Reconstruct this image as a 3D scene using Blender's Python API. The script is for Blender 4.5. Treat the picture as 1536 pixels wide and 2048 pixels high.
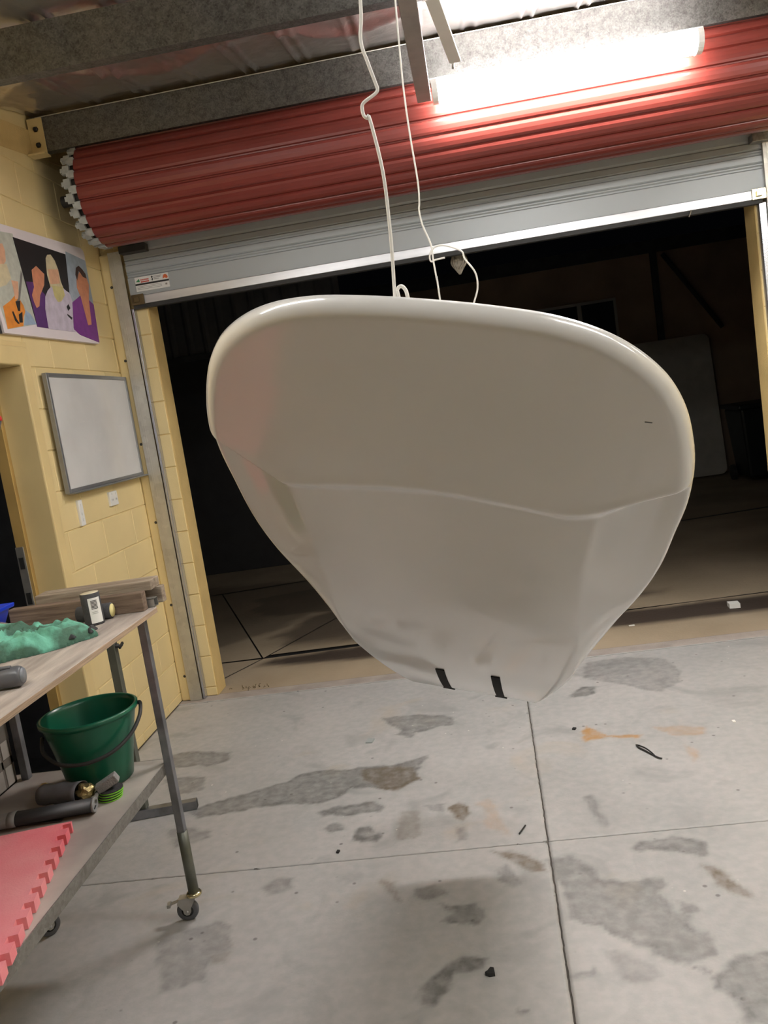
import bpy, bmesh, math, random
import numpy as np
from mathutils import Vector, Matrix
from math import sin, cos, pi, radians as R
random.seed(7)
SC = bpy.context.scene
for o_ in list(bpy.data.objects): bpy.data.objects.remove(o_)
# ---------------------------------------------------------------- camera
CAMH = 1.63
cam = bpy.data.objects.new('camera', bpy.data.cameras.new('camera'))
SC.collection.objects.link(cam); SC.camera = cam
cam.data.sensor_fit = 'VERTICAL'; cam.data.sensor_height = 24.0
cam.data.lens = 1660.0/2048*24; cam.data.clip_end = 200; cam.data.clip_start = .02
RX, RY_, RZ = (0.985,-0.136,-0.104), (0.0843,-0.1390,0.9867), (-0.149,-0.981,-0.126)
def _n(v): v = np.array(v, float); return v/np.linalg.norm(v)
yy = _n([142,-234,1660]); dd = _n([1972,12980,1660]); dd = _n(dd-yy*dd.dot(yy)); zz = -dd; xx = np.cross(yy, zz)
if xx[0] < 0: xx = -xx
Rm = np.array([xx, yy, zz])                       # world = Rm @ (right, down, forward)
rt, up_, bk = Rm[:,0], -Rm[:,1], -Rm[:,2]
cam.matrix_world = Matrix(((rt[0],up_[0],bk[0],0),(rt[1],up_[1],bk[1],0),(rt[2],up_[2],bk[2],CAMH),(0,0,0,1)))
# ---------------------------------------------------------------- world, exposure
W = bpy.data.worlds.new('night'); SC.world = W; W.use_nodes = True
W.node_tree.nodes['Background'].inputs[0].default_value = (0.35,0.38,0.5,1)
W.node_tree.nodes['Background'].inputs[1].default_value = 0.002
SC.view_settings.view_transform = 'Standard'; SC.view_settings.look = 'None'
SC.view_settings.gamma = 1; SC.view_settings.exposure = 0.0; SC.view_settings.use_curve_mapping = False
LAMP = 36.0; LAMP0 = 120.0                                        # radiance of the fluorescent diffusers
LAMPS = [(0.696,4.10,3.005),(0.72,2.25,2.93),(1.25,0.45,2.74),(2.75,2.1,2.90),(-1.05,.85,2.77),(2.75,.3,2.72)]  # outer right and left battens are unseen extras, added to soften the hull's shadow
ROOFZ = lambda y: 3.352+.115*(y-4.3)
# ---------------------------------------------------------------- materials
def mat(name, col, rough=.6, metal=0., var=.12, scale=8., bump=0., bscale=60., col2=None, contrast=None, coat=0., emit=None, spec=.5, stretch=None):
    m = bpy.data.materials.new(name); m.use_nodes = True; nt = m.node_tree; N = nt.nodes; L = nt.links
    b = N['Principled BSDF']; b.inputs['Roughness'].default_value = rough; b.inputs['Metallic'].default_value = metal
    b.inputs['Specular IOR Level'].default_value = spec
    if coat: b.inputs['Coat Weight'].default_value = coat; b.inputs['Coat Roughness'].default_value = .12
    tc = N.new('ShaderNodeTexCoord'); src = tc.outputs['Object']
    if stretch:
        mp = N.new('ShaderNodeMapping'); mp.inputs['Scale'].default_value = stretch; L.new(src, mp.inputs[0]); src = mp.outputs[0]
    nz = N.new('ShaderNodeTexNoise'); nz.inputs['Scale'].default_value = scale; nz.inputs['Detail'].default_value = 6
    L.new(src, nz.inputs['Vector'])
    rp = N.new('ShaderNodeValToRGB'); L.new(nz.outputs['Fac'], rp.inputs[0])
    c2 = col2 or tuple(max(0, c*(1-2*var)) for c in col); lo, hi = contrast or (.3,.7)
    rp.color_ramp.elements[0].position = lo; rp.color_ramp.elements[1].position = hi
    rp.color_ramp.elements[0].color = (*c2,1); rp.color_ramp.elements[1].color = (*col,1)
    L.new(rp.outputs[0], b.inputs['Base Color'])
    if bump:
        n2 = N.new('ShaderNodeTexNoise'); n2.inputs['Scale'].default_value = bscale; n2.inputs['Detail'].default_value = 5; L.new(src, n2.inputs['Vector'])
        bp = N.new('ShaderNodeBump'); bp.inputs['Strength'].default_value = bump; bp.inputs['Distance'].default_value = .01
        L.new(n2.outputs['Fac'], bp.inputs['Height']); L.new(bp.outputs[0], b.inputs['Normal'])
    if emit:
        b.inputs['Emission Color'].default_value = (*emit[0],1); b.inputs['Emission Strength'].default_value = emit[1]
    return m
def galv(name, c1, c2, rough=.42, scale=70., metal=.85):
    m = mat(name, c1, rough, metal, scale=3.)
    N = m.node_tree.nodes; L = m.node_tree.links; b = N['Principled BSDF']
    tc = N.new('ShaderNodeTexCoord'); v = N.new('ShaderNodeTexVoronoi'); v.inputs['Scale'].default_value = scale; L.new(tc.outputs['Object'], v.inputs['Vector'])
    n = N.new('ShaderNodeTexNoise'); n.inputs['Scale'].default_value = scale*.25; n.inputs['Detail'].default_value = 8; L.new(tc.outputs['Object'], n.inputs['Vector'])
    ad = N.new('ShaderNodeMath'); ad.operation = 'MULTIPLY_ADD'; L.new(v.outputs['Color'], ad.inputs[0]); ad.inputs[1].default_value = .5; L.new(n.outputs['Fac'], ad.inputs[2])
    rp = N.new('ShaderNodeValToRGB'); rp.color_ramp.elements[0].position = .4; rp.color_ramp.elements[1].position = 1.; rp.color_ramp.elements[0].color = (*c2,1); rp.color_ramp.elements[1].color = (*c1,1)
    L.new(ad.outputs[0], rp.inputs[0]); L.new(rp.outputs[0], b.inputs['Base Color'])
    return m
M = {}
M['wall'] = mat('yellow_paint', (.80,.645,.335), .5, var=.05, scale=2.5, bump=.12, bscale=220)
M['wall_edge'] = mat('yellow_paint_render', (.72,.53,.23), .6, var=.10, scale=5, bump=.35, bscale=140)
M['doorframe'] = mat('yellow_gloss', (.76,.60,.30), .35, var=.06, scale=4)
M['galv'] = galv('galvanised_purlin', (.23,.23,.225), (.10,.10,.095), .48, 170.)
M['rail'] = galv('galvanised_rail', (.62,.60,.54), (.50,.48,.43), .40, 30, .7)
M['channel'] = mat('bright_channel', (.55,.56,.62), .25, .8, var=.1, scale=3, stretch=(1,1,.1))
M['red'] = mat('red_sheet_metal', (.20,.032,.024), .36, .0, var=.06, scale=3, coat=.15)
M['curtain'] = mat('grey_curtain_metal', (.42,.45,.465), .36, .1, var=.05, scale=2)
M['alu'] = mat('aluminium_rail', (.72,.72,.74), .32, .75, var=.12, scale=4, stretch=(.3,1,6))
M['alu_dirty'] = mat('dull_aluminium', (.5,.47,.45), .5, .5, var=.15, scale=6)
M['rubber'] = mat('black_rubber', (.035,.035,.035), .6, var=.2, scale=12)
M['dark'] = mat('dark_steel', (.07,.065,.06), .55, .3, var=.2, scale=9)
M['steel'] = galv('weathered_steel', (.34,.33,.31), (.22,.21,.195), .45, 120, .7)
M['legsteel'] = mat('grey_blue_steel', (.30,.31,.34), .42, .7, var=.22, scale=14)
M['legdark'] = mat('olive_grey_tube', (.17,.18,.15), .42, .5, var=.15, scale=12)
M['brass'] = mat('brass_yellow', (.62,.56,.36), .22, .9, var=.1)
M['zinc'] = mat('zinc_plate', (.50,.49,.46), .35, .7, var=.1, scale=20)
M['white_lamp'] = mat('white_enamel', (.85,.85,.83), .35, var=.03)
M['lampbar'] = mat('grey_painted_steel', (.40,.37,.36), .45, .2, var=.12, scale=10)
M['wire'] = mat('white_cord', (.85,.84,.8), .5, var=.05)
M['clip'] = mat('grey_felt_clip', (.48,.50,.48), .7, var=.15, scale=30)
M['wbwhite'] = mat('whiteboard_enamel', (.66,.66,.66), .16, var=.07, scale=3)
M['wbframe'] = mat('whiteboard_frame', (.33,.34,.35), .35, .6, var=.06)
M['plate'] = mat('switch_plastic', (.80,.80,.78), .3, var=.02)
M['ply'] = mat('dusty_plywood', (.52,.465,.415), .65, var=.2, scale=5, col2=(.29,.25,.225), stretch=(6,.8,6), bump=.15, bscale=30)
M['plyedge'] = mat('plywood_edge', (.50,.36,.24), .7, var=.2, scale=9, col2=(.25,.19,.14), stretch=(6,1,60))
M['shelf'] = mat('dusty_shelf_board', (.52,.48,.43), .6, var=.2, scale=4, col2=(.30,.27,.25))
M['timber'] = mat('weathered_timber', (.37,.31,.24), .7, scale=5, col2=(.17,.125,.09), stretch=(1.2,9,22), bump=.25, bscale=20)
M['timber_dark'] = mat('dark_timber', (.23,.165,.12), .7, scale=5, col2=(.10,.068,.048), stretch=(1.2,9,22), bump=.25, bscale=20)
M['bucket'] = mat('green_plastic', (.006,.125,.068), .3, var=.12, scale=3, coat=.1)
M['grit'] = mat('dark_grit', (.06,.06,.065), .75, var=.2, scale=60, bump=.2, bscale=300)
M['label'] = mat('white_label', (.82,.82,.80), .5, var=.03)
M['ink'] = mat('black_print', (.02,.02,.02), .5, var=.0)
M['cream'] = mat('cream_card', (.62,.56,.40), .7, var=.1)
M['cardyellow'] = mat('yellow_foam', (.74,.66,.30), .7, var=.12, scale=20)
M['cloth'] = mat('green_rag', (.15,.45,.33), .85, scale=9, col2=(.055,.13,.09), contrast=(.45,.57), bump=.3, bscale=120)
M['strap'] = mat('black_strap', (.02,.02,.022), .7, var=.2)
M['tub'] = mat('blue_plastic', (.01,.05,.62), .3, var=.05, coat=.1)
M['nozzle'] = mat('grey_plastic', (.12,.125,.14), .35, var=.12, scale=6)
M['discgreen'] = mat('green_disc', (.25,.75,.04), .6, var=.08)
M['gold'] = mat('gold_foil', (.66,.54,.26), .28, .85, var=.2, scale=30, bump=.5, bscale=60)
M['neo'] = mat('black_neoprene', (.035,.035,.04), .5, var=.25, scale=9)
M['neogrey'] = mat('grey_neoprene', (.30,.30,.30), .6, var=.1)
M['pink'] = mat('pink_foam', (.92,.38,.40), .75, scale=4, col2=(.85,.16,.21), contrast=(.35,.75), bump=.1, bscale=200)
M['crate'] = mat('grey_crate_plastic', (.50,.47,.43), .55, var=.15, scale=6)
M['outwall'] = mat('brown_render', (.33,.24,.17), .9, var=.15, scale=2)
M['outdark'] = mat('dark_cladding', (.05,.05,.055), .8, var=.2)
M['bin'] = mat('dark_green_bin', (.010,.014,.013), .45, var=.1)
M['binlogo'] = mat('bin_stamp', (.16,.16,.15), .6, var=.1)
M['whitepanel'] = mat('pale_panel', (.42,.41,.38), .6, var=.08)
M['glass'] = mat('window_glass', (.03,.035,.05), .08, var=.0)
M['winframe'] = mat('window_frame', (.35,.34,.33), .5, var=.05)
M['resin'] = mat('glassed_white_resin', (.68,.675,.66), .32, var=.03, scale=3, coat=1.); M['resin'].node_tree.nodes['Principled BSDF'].inputs['Coat Roughness'].default_value = .07; M['resin'].node_tree.nodes['Principled BSDF'].inputs['Coat IOR'].default_value = 1.6
M['paper'] = mat('white_paper', (.85,.84,.8), .7, var=.03)
M['dirt'] = mat('dry_leaf_litter', (.16,.11,.05), .9, var=.3)
M['rag'] = mat('pale_fibre', (.40,.36,.30), .9, var=.2, scale=40)
M['posterboard'] = mat('white_canvas', (.74,.68,.72), .5, var=.03)
PC = dict(cloud=(.52,.54,.48), skin=(.74,.42,.27), cream=(.66,.58,.38), sky=(.34,.45,.60), orange=(.80,.28,.04), grey=(.20,.19,.18), black=(.012,.010,.012),
          violet=(.10,.025,.17), tan=(.66,.27,.15), blue=(.36,.42,.50), lilac=(.60,.54,.66), straw=(.60,.53,.24), purple=(.20,.035,.26), brown=(.06,.025,.02))
# ---------------------------------------------------------------- mesh helpers
def link(name, bm, m, parent=None, smooth=False, bevel=0., shade=None):
    me = bpy.data.meshes.new(name); bmesh.ops.recalc_face_normals(bm, faces=bm.faces); bm.to_mesh(me); bm.free()
    for mm in (m if isinstance(m, (list,tuple)) else [m]): me.materials.append(mm)
    if smooth: me.polygons.foreach_set('use_smooth', [True]*len(me.polygons))
    o = bpy.data.objects.new(name, me); SC.collection.objects.link(o)
    if parent is not None: o.parent = parent; o.matrix_parent_inverse = wm(parent).inverted()
    if bevel:
        b = o.modifiers.new('bevel','BEVEL'); b.width = bevel; b.segments = 2; b.limit_method = 'ANGLE'; b.angle_limit = R(35)
    if smooth:
        w = o.modifiers.new('wn','WEIGHTED_NORMAL') if smooth == 'wn' else None
    return o
def wm(o):
    m = o.matrix_basis.copy()
    return (wm(o.parent) @ o.matrix_parent_inverse @ m) if o.parent else m
def root(name, loc, label=None, cat=None, group=None, kind=None):
    o = bpy.data.objects.new(name, None); o.location = loc; o.empty_display_size = .05; SC.collection.objects.link(o)
    return tag(o, label, cat, group, kind)
def tag(o, label=None, cat=None, group=None, kind=None):
    if label: o['label'] = label
    if cat: o['category'] = cat
    if group: o['group'] = group
    if kind: o['kind'] = kind
    return o
def box(bm, a, b, mi=0):
    v = [bm.verts.new((x,y,z)) for x in (a[0],b[0]) for y in (a[1],b[1]) for z in (a[2],b[2])]
    for q in ((0,1,3,2),(4,6,7,5),(0,4,5,1),(2,3,7,6),(0,2,6,4),(1,5,7,3)):
        bm.faces.new([v[i] for i in q]).material_index = mi
    return v
def obox(bm, c, ax, ay, az, mi=0):        # oriented box: centre and three half vectors
    c, ax, ay, az = map(Vector, (c, ax, ay, az))
    v = [bm.verts.new(c+i*ax+j*ay+k*az) for i in (-1,1) for j in (-1,1) for k in (-1,1)]
    for q in ((0,1,3,2),(4,6,7,5),(0,4,5,1),(2,3,7,6),(0,2,6,4),(1,5,7,3)):
        bm.faces.new([v[i] for i in q]).material_index = mi
    return v
def B(name, a, b, m, parent=None, bevel=0.):
    bm = bmesh.new(); box(bm, a, b); return link(name, bm, m, parent, bevel=bevel)
def frame_of(d):
    d = Vector(d).normalized(); h = Vector((0,0,1)) if abs(d.z) < .9 else Vector((1,0,0))
    a = d.cross(h).normalized(); return a, d.cross(a).normalized()
def tube(bm, pts, r, n=10, cap=True, mi=0, prof=None):
    pts = [Vector(p) for p in pts]; rs = r if isinstance(r, (list,tuple)) else [r]*len(pts); rings = []; a0 = None
    for i, p in enumerate(pts):
        d = (pts[min(i+1,len(pts)-1)]-pts[max(i-1,0)]).normalized()
        if a0 is None: a0, _ = frame_of(d)
        a = (a0 - d*a0.dot(d)).normalized(); a0 = a; b = d.cross(a)
        rings.append([bm.verts.new(p+(a*cos(2*pi*k/n)+b*sin(2*pi*k/n))*rs[i]) for k in range(n)])
    for i in range(len(rings)-1):
        for k in range(n):
            f = bm.faces.new((rings[i][k],rings[i][(k+1)%n],rings[i+1][(k+1)%n],rings[i+1][k])); f.material_index = mi; f.smooth = True
    if cap:
        bm.faces.new(rings[0][::-1]).material_index = mi; bm.faces.new(rings[-1]).material_index = mi
    return rings
def T(name, pts, r, m, parent=None, n=12, cap=True):
    bm = bmesh.new(); tube(bm, pts, r, n, cap); return link(name, bm, m, parent)
def lathe(bm, c, axis, prof, n=32, closed=False, mi=0, smooth=True):   # prof: (radius, distance along axis)
    c = Vector(c); d = Vector(axis).normalized(); a, b = frame_of(d); rings = []
    for r, h in prof:
        rings.append([bm.verts.new(c+d*h+(a*cos(2*pi*k/n)+b*sin(2*pi*k/n))*max(r,1e-5)) for k in range(n)])
    for i in range(len(rings)-1):
        for k in range(n):
            f = bm.faces.new((rings[i][k],rings[i][(k+1)%n],rings[i+1][(k+1)%n],rings[i+1][k])); f.smooth = smooth; f.material_index = mi
    return rings
def prism(bm, poly, h0, h1, fn, mi=0):    # poly 2-D -> fn(u,v,h)
    lo = [bm.verts.new(fn(u,v,h0)) for u, v in poly]; hi = [bm.verts.new(fn(u,v,h1)) for u, v in poly]; n = len(poly)
    bm.faces.new(lo[::-1]).material_index = mi; bm.faces.new(hi).material_index = mi
    for i in range(n): bm.faces.new((lo[i],lo[(i+1)%n],hi[(i+1)%n],hi[i])).material_index = mi
def smooth_pts(P_, k=6):
    P_ = [Vector(p) for p in P_]; out = []
    for i in range(len(P_)-1):
        p0 = P_[max(i-1,0)]; p1 = P_[i]; p2 = P_[i+1]; p3 = P_[min(i+2,len(P_)-1)]
        for j in range(k):
            t = j/k
            out.append(.5*((2*p1)+(p2-p0)*t+(2*p0-5*p1+4*p2-p3)*t*t+(3*p1-p0-3*p2+p3)*t**3))
    return out+[P_[-1]]
# ================================================================ FLOOR
def concrete():
    m = bpy.data.materials.new('stained_concrete'); m.use_nodes = True; nt = m.node_tree; N = nt.nodes; L = nt.links; b = N['Principled BSDF']
    tc = N.new('ShaderNodeTexCoord')
    def noise(sc, det=6, dist=0.):
        n = N.new('ShaderNodeTexNoise'); n.inputs['Scale'].default_value = sc; n.inputs['Detail'].default_value = det; n.inputs['Distortion'].default_value = dist
        L.new(tc.outputs['Object'], n.inputs['Vector']); return n.outputs['Fac']
    def ramp(src, p0, p1, c0, c1):
        r = N.new('ShaderNodeValToRGB'); r.color_ramp.elements[0].position = p0; r.color_ramp.elements[1].position = p1
        r.color_ramp.elements[0].color = (*c0,1); r.color_ramp.elements[1].color = (*c1,1); L.new(src, r.inputs[0]); return r.outputs[0]
    def mix(fac, a, c, mode='MIX'):
        x = N.new('ShaderNodeMix'); x.data_type = 'RGBA'; x.blend_type = mode
        if isinstance(fac, float): x.inputs[0].default_value = fac
        else: L.new(fac, x.inputs[0])
        L.new(a, x.inputs[6])
        if isinstance(c, tuple): x.inputs[7].default_value = (*c,1)
        else: L.new(c, x.inputs[7])
        return x.outputs[2]
    col = ramp(noise(1.3, 8), .35, .65, (.345,.35,.345), (.46,.445,.44))
    col = mix(.5, col, ramp(noise(26, 10), .35, .65, (.36,.365,.36), (.47,.455,.45)))
    col = mix(ramp(noise(3.1, 8, 1.2), .56, .70, (0,0,0), (.6,.6,.6)), col, (.26,.265,.26))
    col = mix(ramp(noise(2.3, 8, .8), .60, .74, (0,0,0), (.5,.5,.5)), col, (.44,.37,.28))
    vo = N.new('ShaderNodeTexVoronoi'); vo.inputs['Scale'].default_value = 13; L.new(tc.outputs['Object'], vo.inputs['Vector'])
    sp = ramp(vo.outputs['Distance'], .06, .12, (.75,.75,.75), (0,0,0))
    gt = ramp(noise(5.1, 3), .52, .56, (0,0,0), (1,1,1)); sp = mix(1., sp, gt, 'MULTIPLY')
    col = mix(sp, col, (.13,.12,.115))
    vw = N.new('ShaderNodeTexVoronoi'); vw.inputs['Scale'].default_value = 11; vw.inputs['Randomness'].default_value = 1; L.new(tc.outputs['Object'], vw.inputs['Vector'])
    sw = ramp(vw.outputs['Distance'], .035, .06, (.8,.8,.8), (0,0,0)); gw = ramp(noise(1.7, 3, .3), .52, .56, (0,0,0), (1,1,1)); sw = mix(1., sw, gw, 'MULTIPLY')
    col = mix(sw, col, (.78,.76,.70))
    at = N.new('ShaderNodeAttribute'); at.attribute_name = 'stain'; se = N.new('ShaderNodeSeparateColor'); L.new(at.outputs['Color'], se.inputs[0])
    def modul(s, lo):
        mu = N.new('ShaderNodeMath'); mu.operation = 'MULTIPLY'; L.new(s, mu.inputs[0]); L.new(ramp(noise(24, 8), .3, .62, (lo,)*3, (1,1,1)), mu.inputs[1]); return mu.outputs[0]
    col = mix(modul(se.outputs[0], .45), col, (.085,.085,.082))
    col = mix(modul(se.outputs[1], .5), col, (.13,.095,.055))
    col = mix(modul(se.outputs[2], .5), col, (.42,.23,.08))
    L.new(col, b.inputs['Base Color'])
    L.new(ramp(noise(5, 6), .3, .7, (.42,.42,.42), (.62,.62,.62)), b.inputs['Roughness'])
    bp = N.new('ShaderNodeBump'); bp.inputs['Strength'].default_value = .15; bp.inputs['Distance'].default_value = .004; L.new(noise(90, 8), bp.inputs['Height']); L.new(bp.outputs[0], b.inputs['Normal'])
    return m
M['concrete'] = concrete()
STAINS_SHADE = [
  ('d',0.45,[(-0.62,4.22),(-0.44,4.2),(-0.25,4.12),(-0.23,4.02),(-0.35,3.99),(-0.42,3.97),(-0.44,3.9),(-0.54,3.97),(-0.5,4.02),(-0.6,4.13)]),
  ('d',0.5,[(-1.32,3.43),(-1.18,3.47),(-1.02,3.55),(-0.94,3.63),(-0.85,3.63),(-0.73,3.61),(-0.68,3.64),(-0.51,3.62),(-0.41,3.65),(-0.35,3.68),(-0.37,3.59),(-0.39,3.52),(-0.4,3.43),(-0.46,3.37),(-0.56,3.39),(-0.69,3.44),(-0.72,3.34),(-0.83,3.3),(-0.97,3.34),(-1.09,3.33),(-1.22,3.31),(-1.36,3.29),(-1.4,3.35)]),
  ('b',0.5,[(-0.67,3.6),(-0.55,3.61),(-0.41,3.56),(-0.39,3.44),(-0.46,3.36),(-0.56,3.39),(-0.64,3.5)]),
  ('d',0.5,[(-0.8,3.24),(-0.68,3.27),(-0.57,3.28),(-0.52,3.22),(-0.54,3.18),(-0.64,3.19),(-0.78,3.19)]),
  ('d',0.45,[(-0.76,3.08),(-0.74,3.12),(-0.68,3.12),(-0.68,3.07),(-0.73,3.05)]),
  ('d',0.55,[(-0.63,3.02),(-0.61,3.07),(-0.56,3.07),(-0.51,2.98),(-0.53,2.95),(-0.62,2.96)]),
  ('b',0.6,[(-0.25,3.15),(-0.21,3.2),(-0.16,3.16),(-0.17,3.09),(-0.2,3.04),(-0.24,3.07)]),
  ('d',0.45,[(-1.75,4.03),(-1.63,4.05),(-1.5,4.02),(-1.39,3.97),(-1.38,3.87),(-1.48,3.83),(-1.67,3.86)]),
  ('d',0.4,[(-1.64,3.73),(-1.52,3.72),(-1.45,3.72),(-1.41,3.56),(-1.55,3.53)]),
  ('d',0.35,[(-1.44,3.22),(-1.35,3.21),(-1.24,3.17),(-1.23,3.1),(-1.31,3.08),(-1.38,3.04)]),
  ('d',0.35,[(-0.92,2.71),(-0.88,2.76),(-0.81,2.76),(-0.81,2.69),(-0.88,2.67)]),
  ('d',0.45,[(-0.29,2.53),(-0.24,2.52),(-0.16,2.51),(-0.14,2.45),(-0.15,2.41),(-0.24,2.42),(-0.27,2.44),(-0.23,2.48)]),
  ('d',0.5,[(-0.33,2.14),(-0.3,2.18),(-0.23,2.23),(-0.19,2.26),(-0.13,2.24),(-0.15,2.2),(-0.23,2.18),(-0.24,2.11),(-0.28,2.06),(-0.32,2.08)]),
  ('d',0.4,[(0.1,2.73),(0.17,2.73),(0.23,2.66),(0.26,2.57),(0.44,2.56),(0.44,2.52),(0.4,2.47),(0.44,2.38),(0.48,2.36),(0.47,2.31),(0.52,2.25),(0.5,2.17),(0.43,2.16),(0.35,2.19),(0.29,2.23),(0.24,2.29),(0.2,2.34),(0.13,2.39),(0.12,2.47),(0.11,2.59)]),
  ('d',0.45,[(0.38,2.75),(0.43,2.79),(0.53,2.79),(0.62,2.76),(0.64,2.68),(0.62,2.67),(0.54,2.69),(0.47,2.72),(0.39,2.72)]),
  ('d',0.45,[(0.47,2.09),(0.53,2.14),(0.64,2.18),(0.75,2.17),(0.63,1.86),(0.5,1.93),(0.51,2.0),(0.47,2.05)]),
  ('d',0.25,[(0.19,2.23),(0.28,2.2),(0.34,2.16),(0.33,2.1),(0.28,2.08),(0.23,2.11),(0.22,2.17)]),
  ('d',0.3,[(0.28,3.15),(0.33,3.16),(0.33,3.03),(0.34,2.89),(0.31,2.9),(0.29,3.01)]),
  ('d',0.3,[(0.53,4.71),(0.75,4.73),(0.96,4.63),(1.0,4.41),(0.94,4.25),(0.82,4.13),(0.66,4.29),(0.49,4.47)]),
  ('d',0.5,[(0.37,4.24),(0.45,4.33),(0.52,4.31),(0.49,4.21),(0.41,4.2)]),
  ('b',0.5,[(-0.1,2.81),(-0.02,2.8),(0.07,2.72),(0.08,2.65),(0.03,2.66),(-0.03,2.74)]),
  ('d',0.35,[(-0.09,2.69),(-0.04,2.71),(-0.0,2.61),(-0.04,2.6),(-0.08,2.63)]),
  ('b',0.25,[(-0.45,2.98),(-0.43,3.18),(-0.37,3.14),(-0.35,2.96),(-0.39,2.93)]),
  ('b',0.4,[(-0.48,2.69),(-0.43,2.67),(-0.41,2.54),(-0.44,2.58)]),
  ('r',0.6,[(0.37,3.75),(0.41,3.83),(0.44,3.75),(0.47,3.68),(0.62,3.65),(0.6,3.62),(0.44,3.66),(0.37,3.65)]),
  ('r',0.3,[(0.69,3.73),(0.8,3.72),(0.89,3.67),(0.88,3.59),(0.74,3.61)]),
  ('r',0.3,[(0.78,3.5),(0.8,3.42),(0.77,3.33),(0.76,3.39)]),
  ('b',0.5,[(0.6,2.62),(0.63,2.59),(0.68,2.43),(0.67,2.42),(0.63,2.45),(0.6,2.52)]),
  ('d',0.35,[(0.46,2.43),(0.51,2.41),(0.51,2.37),(0.46,2.37)]),
  ('d',0.4,[(-0.36,2.62),(-0.3,2.65),(-0.26,2.59),(-0.31,2.55),(-0.35,2.57)]),
  ('d',0.35,[(-0.23,3.0),(-0.19,3.0),(-0.18,2.91),(-0.21,2.89)]),
  ('d',0.3,[(-1.23,2.48),(-1.13,2.52),(-1.05,2.53),(-0.97,2.5),(-0.94,2.4),(-1.0,2.35),(-0.99,2.23),(-1.12,2.2)]),  # soft shade at the lower left, painted in among the stains
  ('b',0.3,[(-1.01,2.37),(-0.95,2.38),(-0.94,2.32),(-0.99,2.32)]),
  ('d',0.6,[(-0.06,2.04),(-0.04,2.03),(-0.04,2.02),(-0.06,2.02)]),
  ('d',0.6,[(0.39,2.17),(0.48,2.12),(0.47,2.11),(0.44,2.13)]),
  ('d',0.5,[(0.09,2.14),(0.17,2.16),(0.17,2.14),(0.09,2.13)]),
  ('w',0.5,[(0.81,3.49),(0.98,3.53),(0.97,3.45),(0.88,3.42)]),
  ('d',0.3,[(-0.36,3.2),(-0.26,3.21),(-0.28,3.14),(-0.32,3.15)]),
  ('r',0.2,[(-0.13,3.18),(-0.08,3.21),(-0.02,2.9),(-0.09,2.97)]),
]

def vnoise(x, y, s, seed):
    rng = np.random.default_rng(seed); g = rng.random((64,64)); X = x*s+1000.3; Y = y*s+1000.7
    xi = np.floor(X).astype(int); yi = np.floor(Y).astype(int); fx = X-xi; fy = Y-yi; fx = fx*fx*(3-2*fx); fy = fy*fy*(3-2*fy)
    a = g[xi%64,yi%64]; b = g[(xi+1)%64,yi%64]; c = g[xi%64,(yi+1)%64]; d = g[(xi+1)%64,(yi+1)%64]
    return (a*(1-fx)+b*fx)*(1-fy)+(c*(1-fx)+d*fx)*fy-.5
def sdf(px, py, poly):
    d = np.full(px.shape, 1e9); ins = np.zeros(px.shape, bool); n = len(poly)
    for i in range(n):
        x0, y0 = poly[i]; x1, y1 = poly[(i+1)%n]; ex, ey = x1-x0, y1-y0; l2 = ex*ex+ey*ey+1e-12
        t = np.clip(((px-x0)*ex+(py-y0)*ey)/l2, 0, 1); d = np.minimum(d, (px-x0-t*ex)**2+(py-y0-t*ey)**2)
        c = ((y0 > py) != (y1 > py)) & (px < (x1-x0)*(py-y0)/(y1-y0+1e-12)+x0); ins ^= c
    d = np.sqrt(d); return np.where(ins, -d, d)
def stain_shade_cols(x, y):
    out = np.zeros((len(x),4), np.float32); out[:,3] = 1
    nx = x+.028*vnoise(x,y,14,1)+.016*vnoise(x,y,45,2); ny = y+.028*vnoise(x,y,14,3)+.016*vnoise(x,y,45,4)
    for k, s, poly in STAINS_SHADE:
        P_ = np.array(poly); lo = P_.min(0)-.1; hi = P_.max(0)+.1
        w = np.where((x > lo[0]) & (x < hi[0]) & (y > lo[1]) & (y < hi[1]))[0]
        if not len(w): continue
        d = sdf(nx[w], ny[w], poly); e = .011
        a = np.clip((e-d)/(2*e), 0, 1); rim = np.exp(-((d+.012)/.014)**2)*.30
        a = (a*a*(3-2*a))*s*(1.3+rim)
        if k == 'w': continue
        ch = 'dbr'.index(k); out[w,ch] = np.maximum(out[w,ch], np.clip(a,0,1))
    return out
SEAMX = lambda y: .111+.0316*(y-2.839)
SEAMY = 2.839
floor = B('floor', (-3.2,-4.0,-.12), (3.62,4.93,-.007), mat('joint_dirt', (.13,.115,.10), .9), None); tag(floor, kind='structure')
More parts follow.
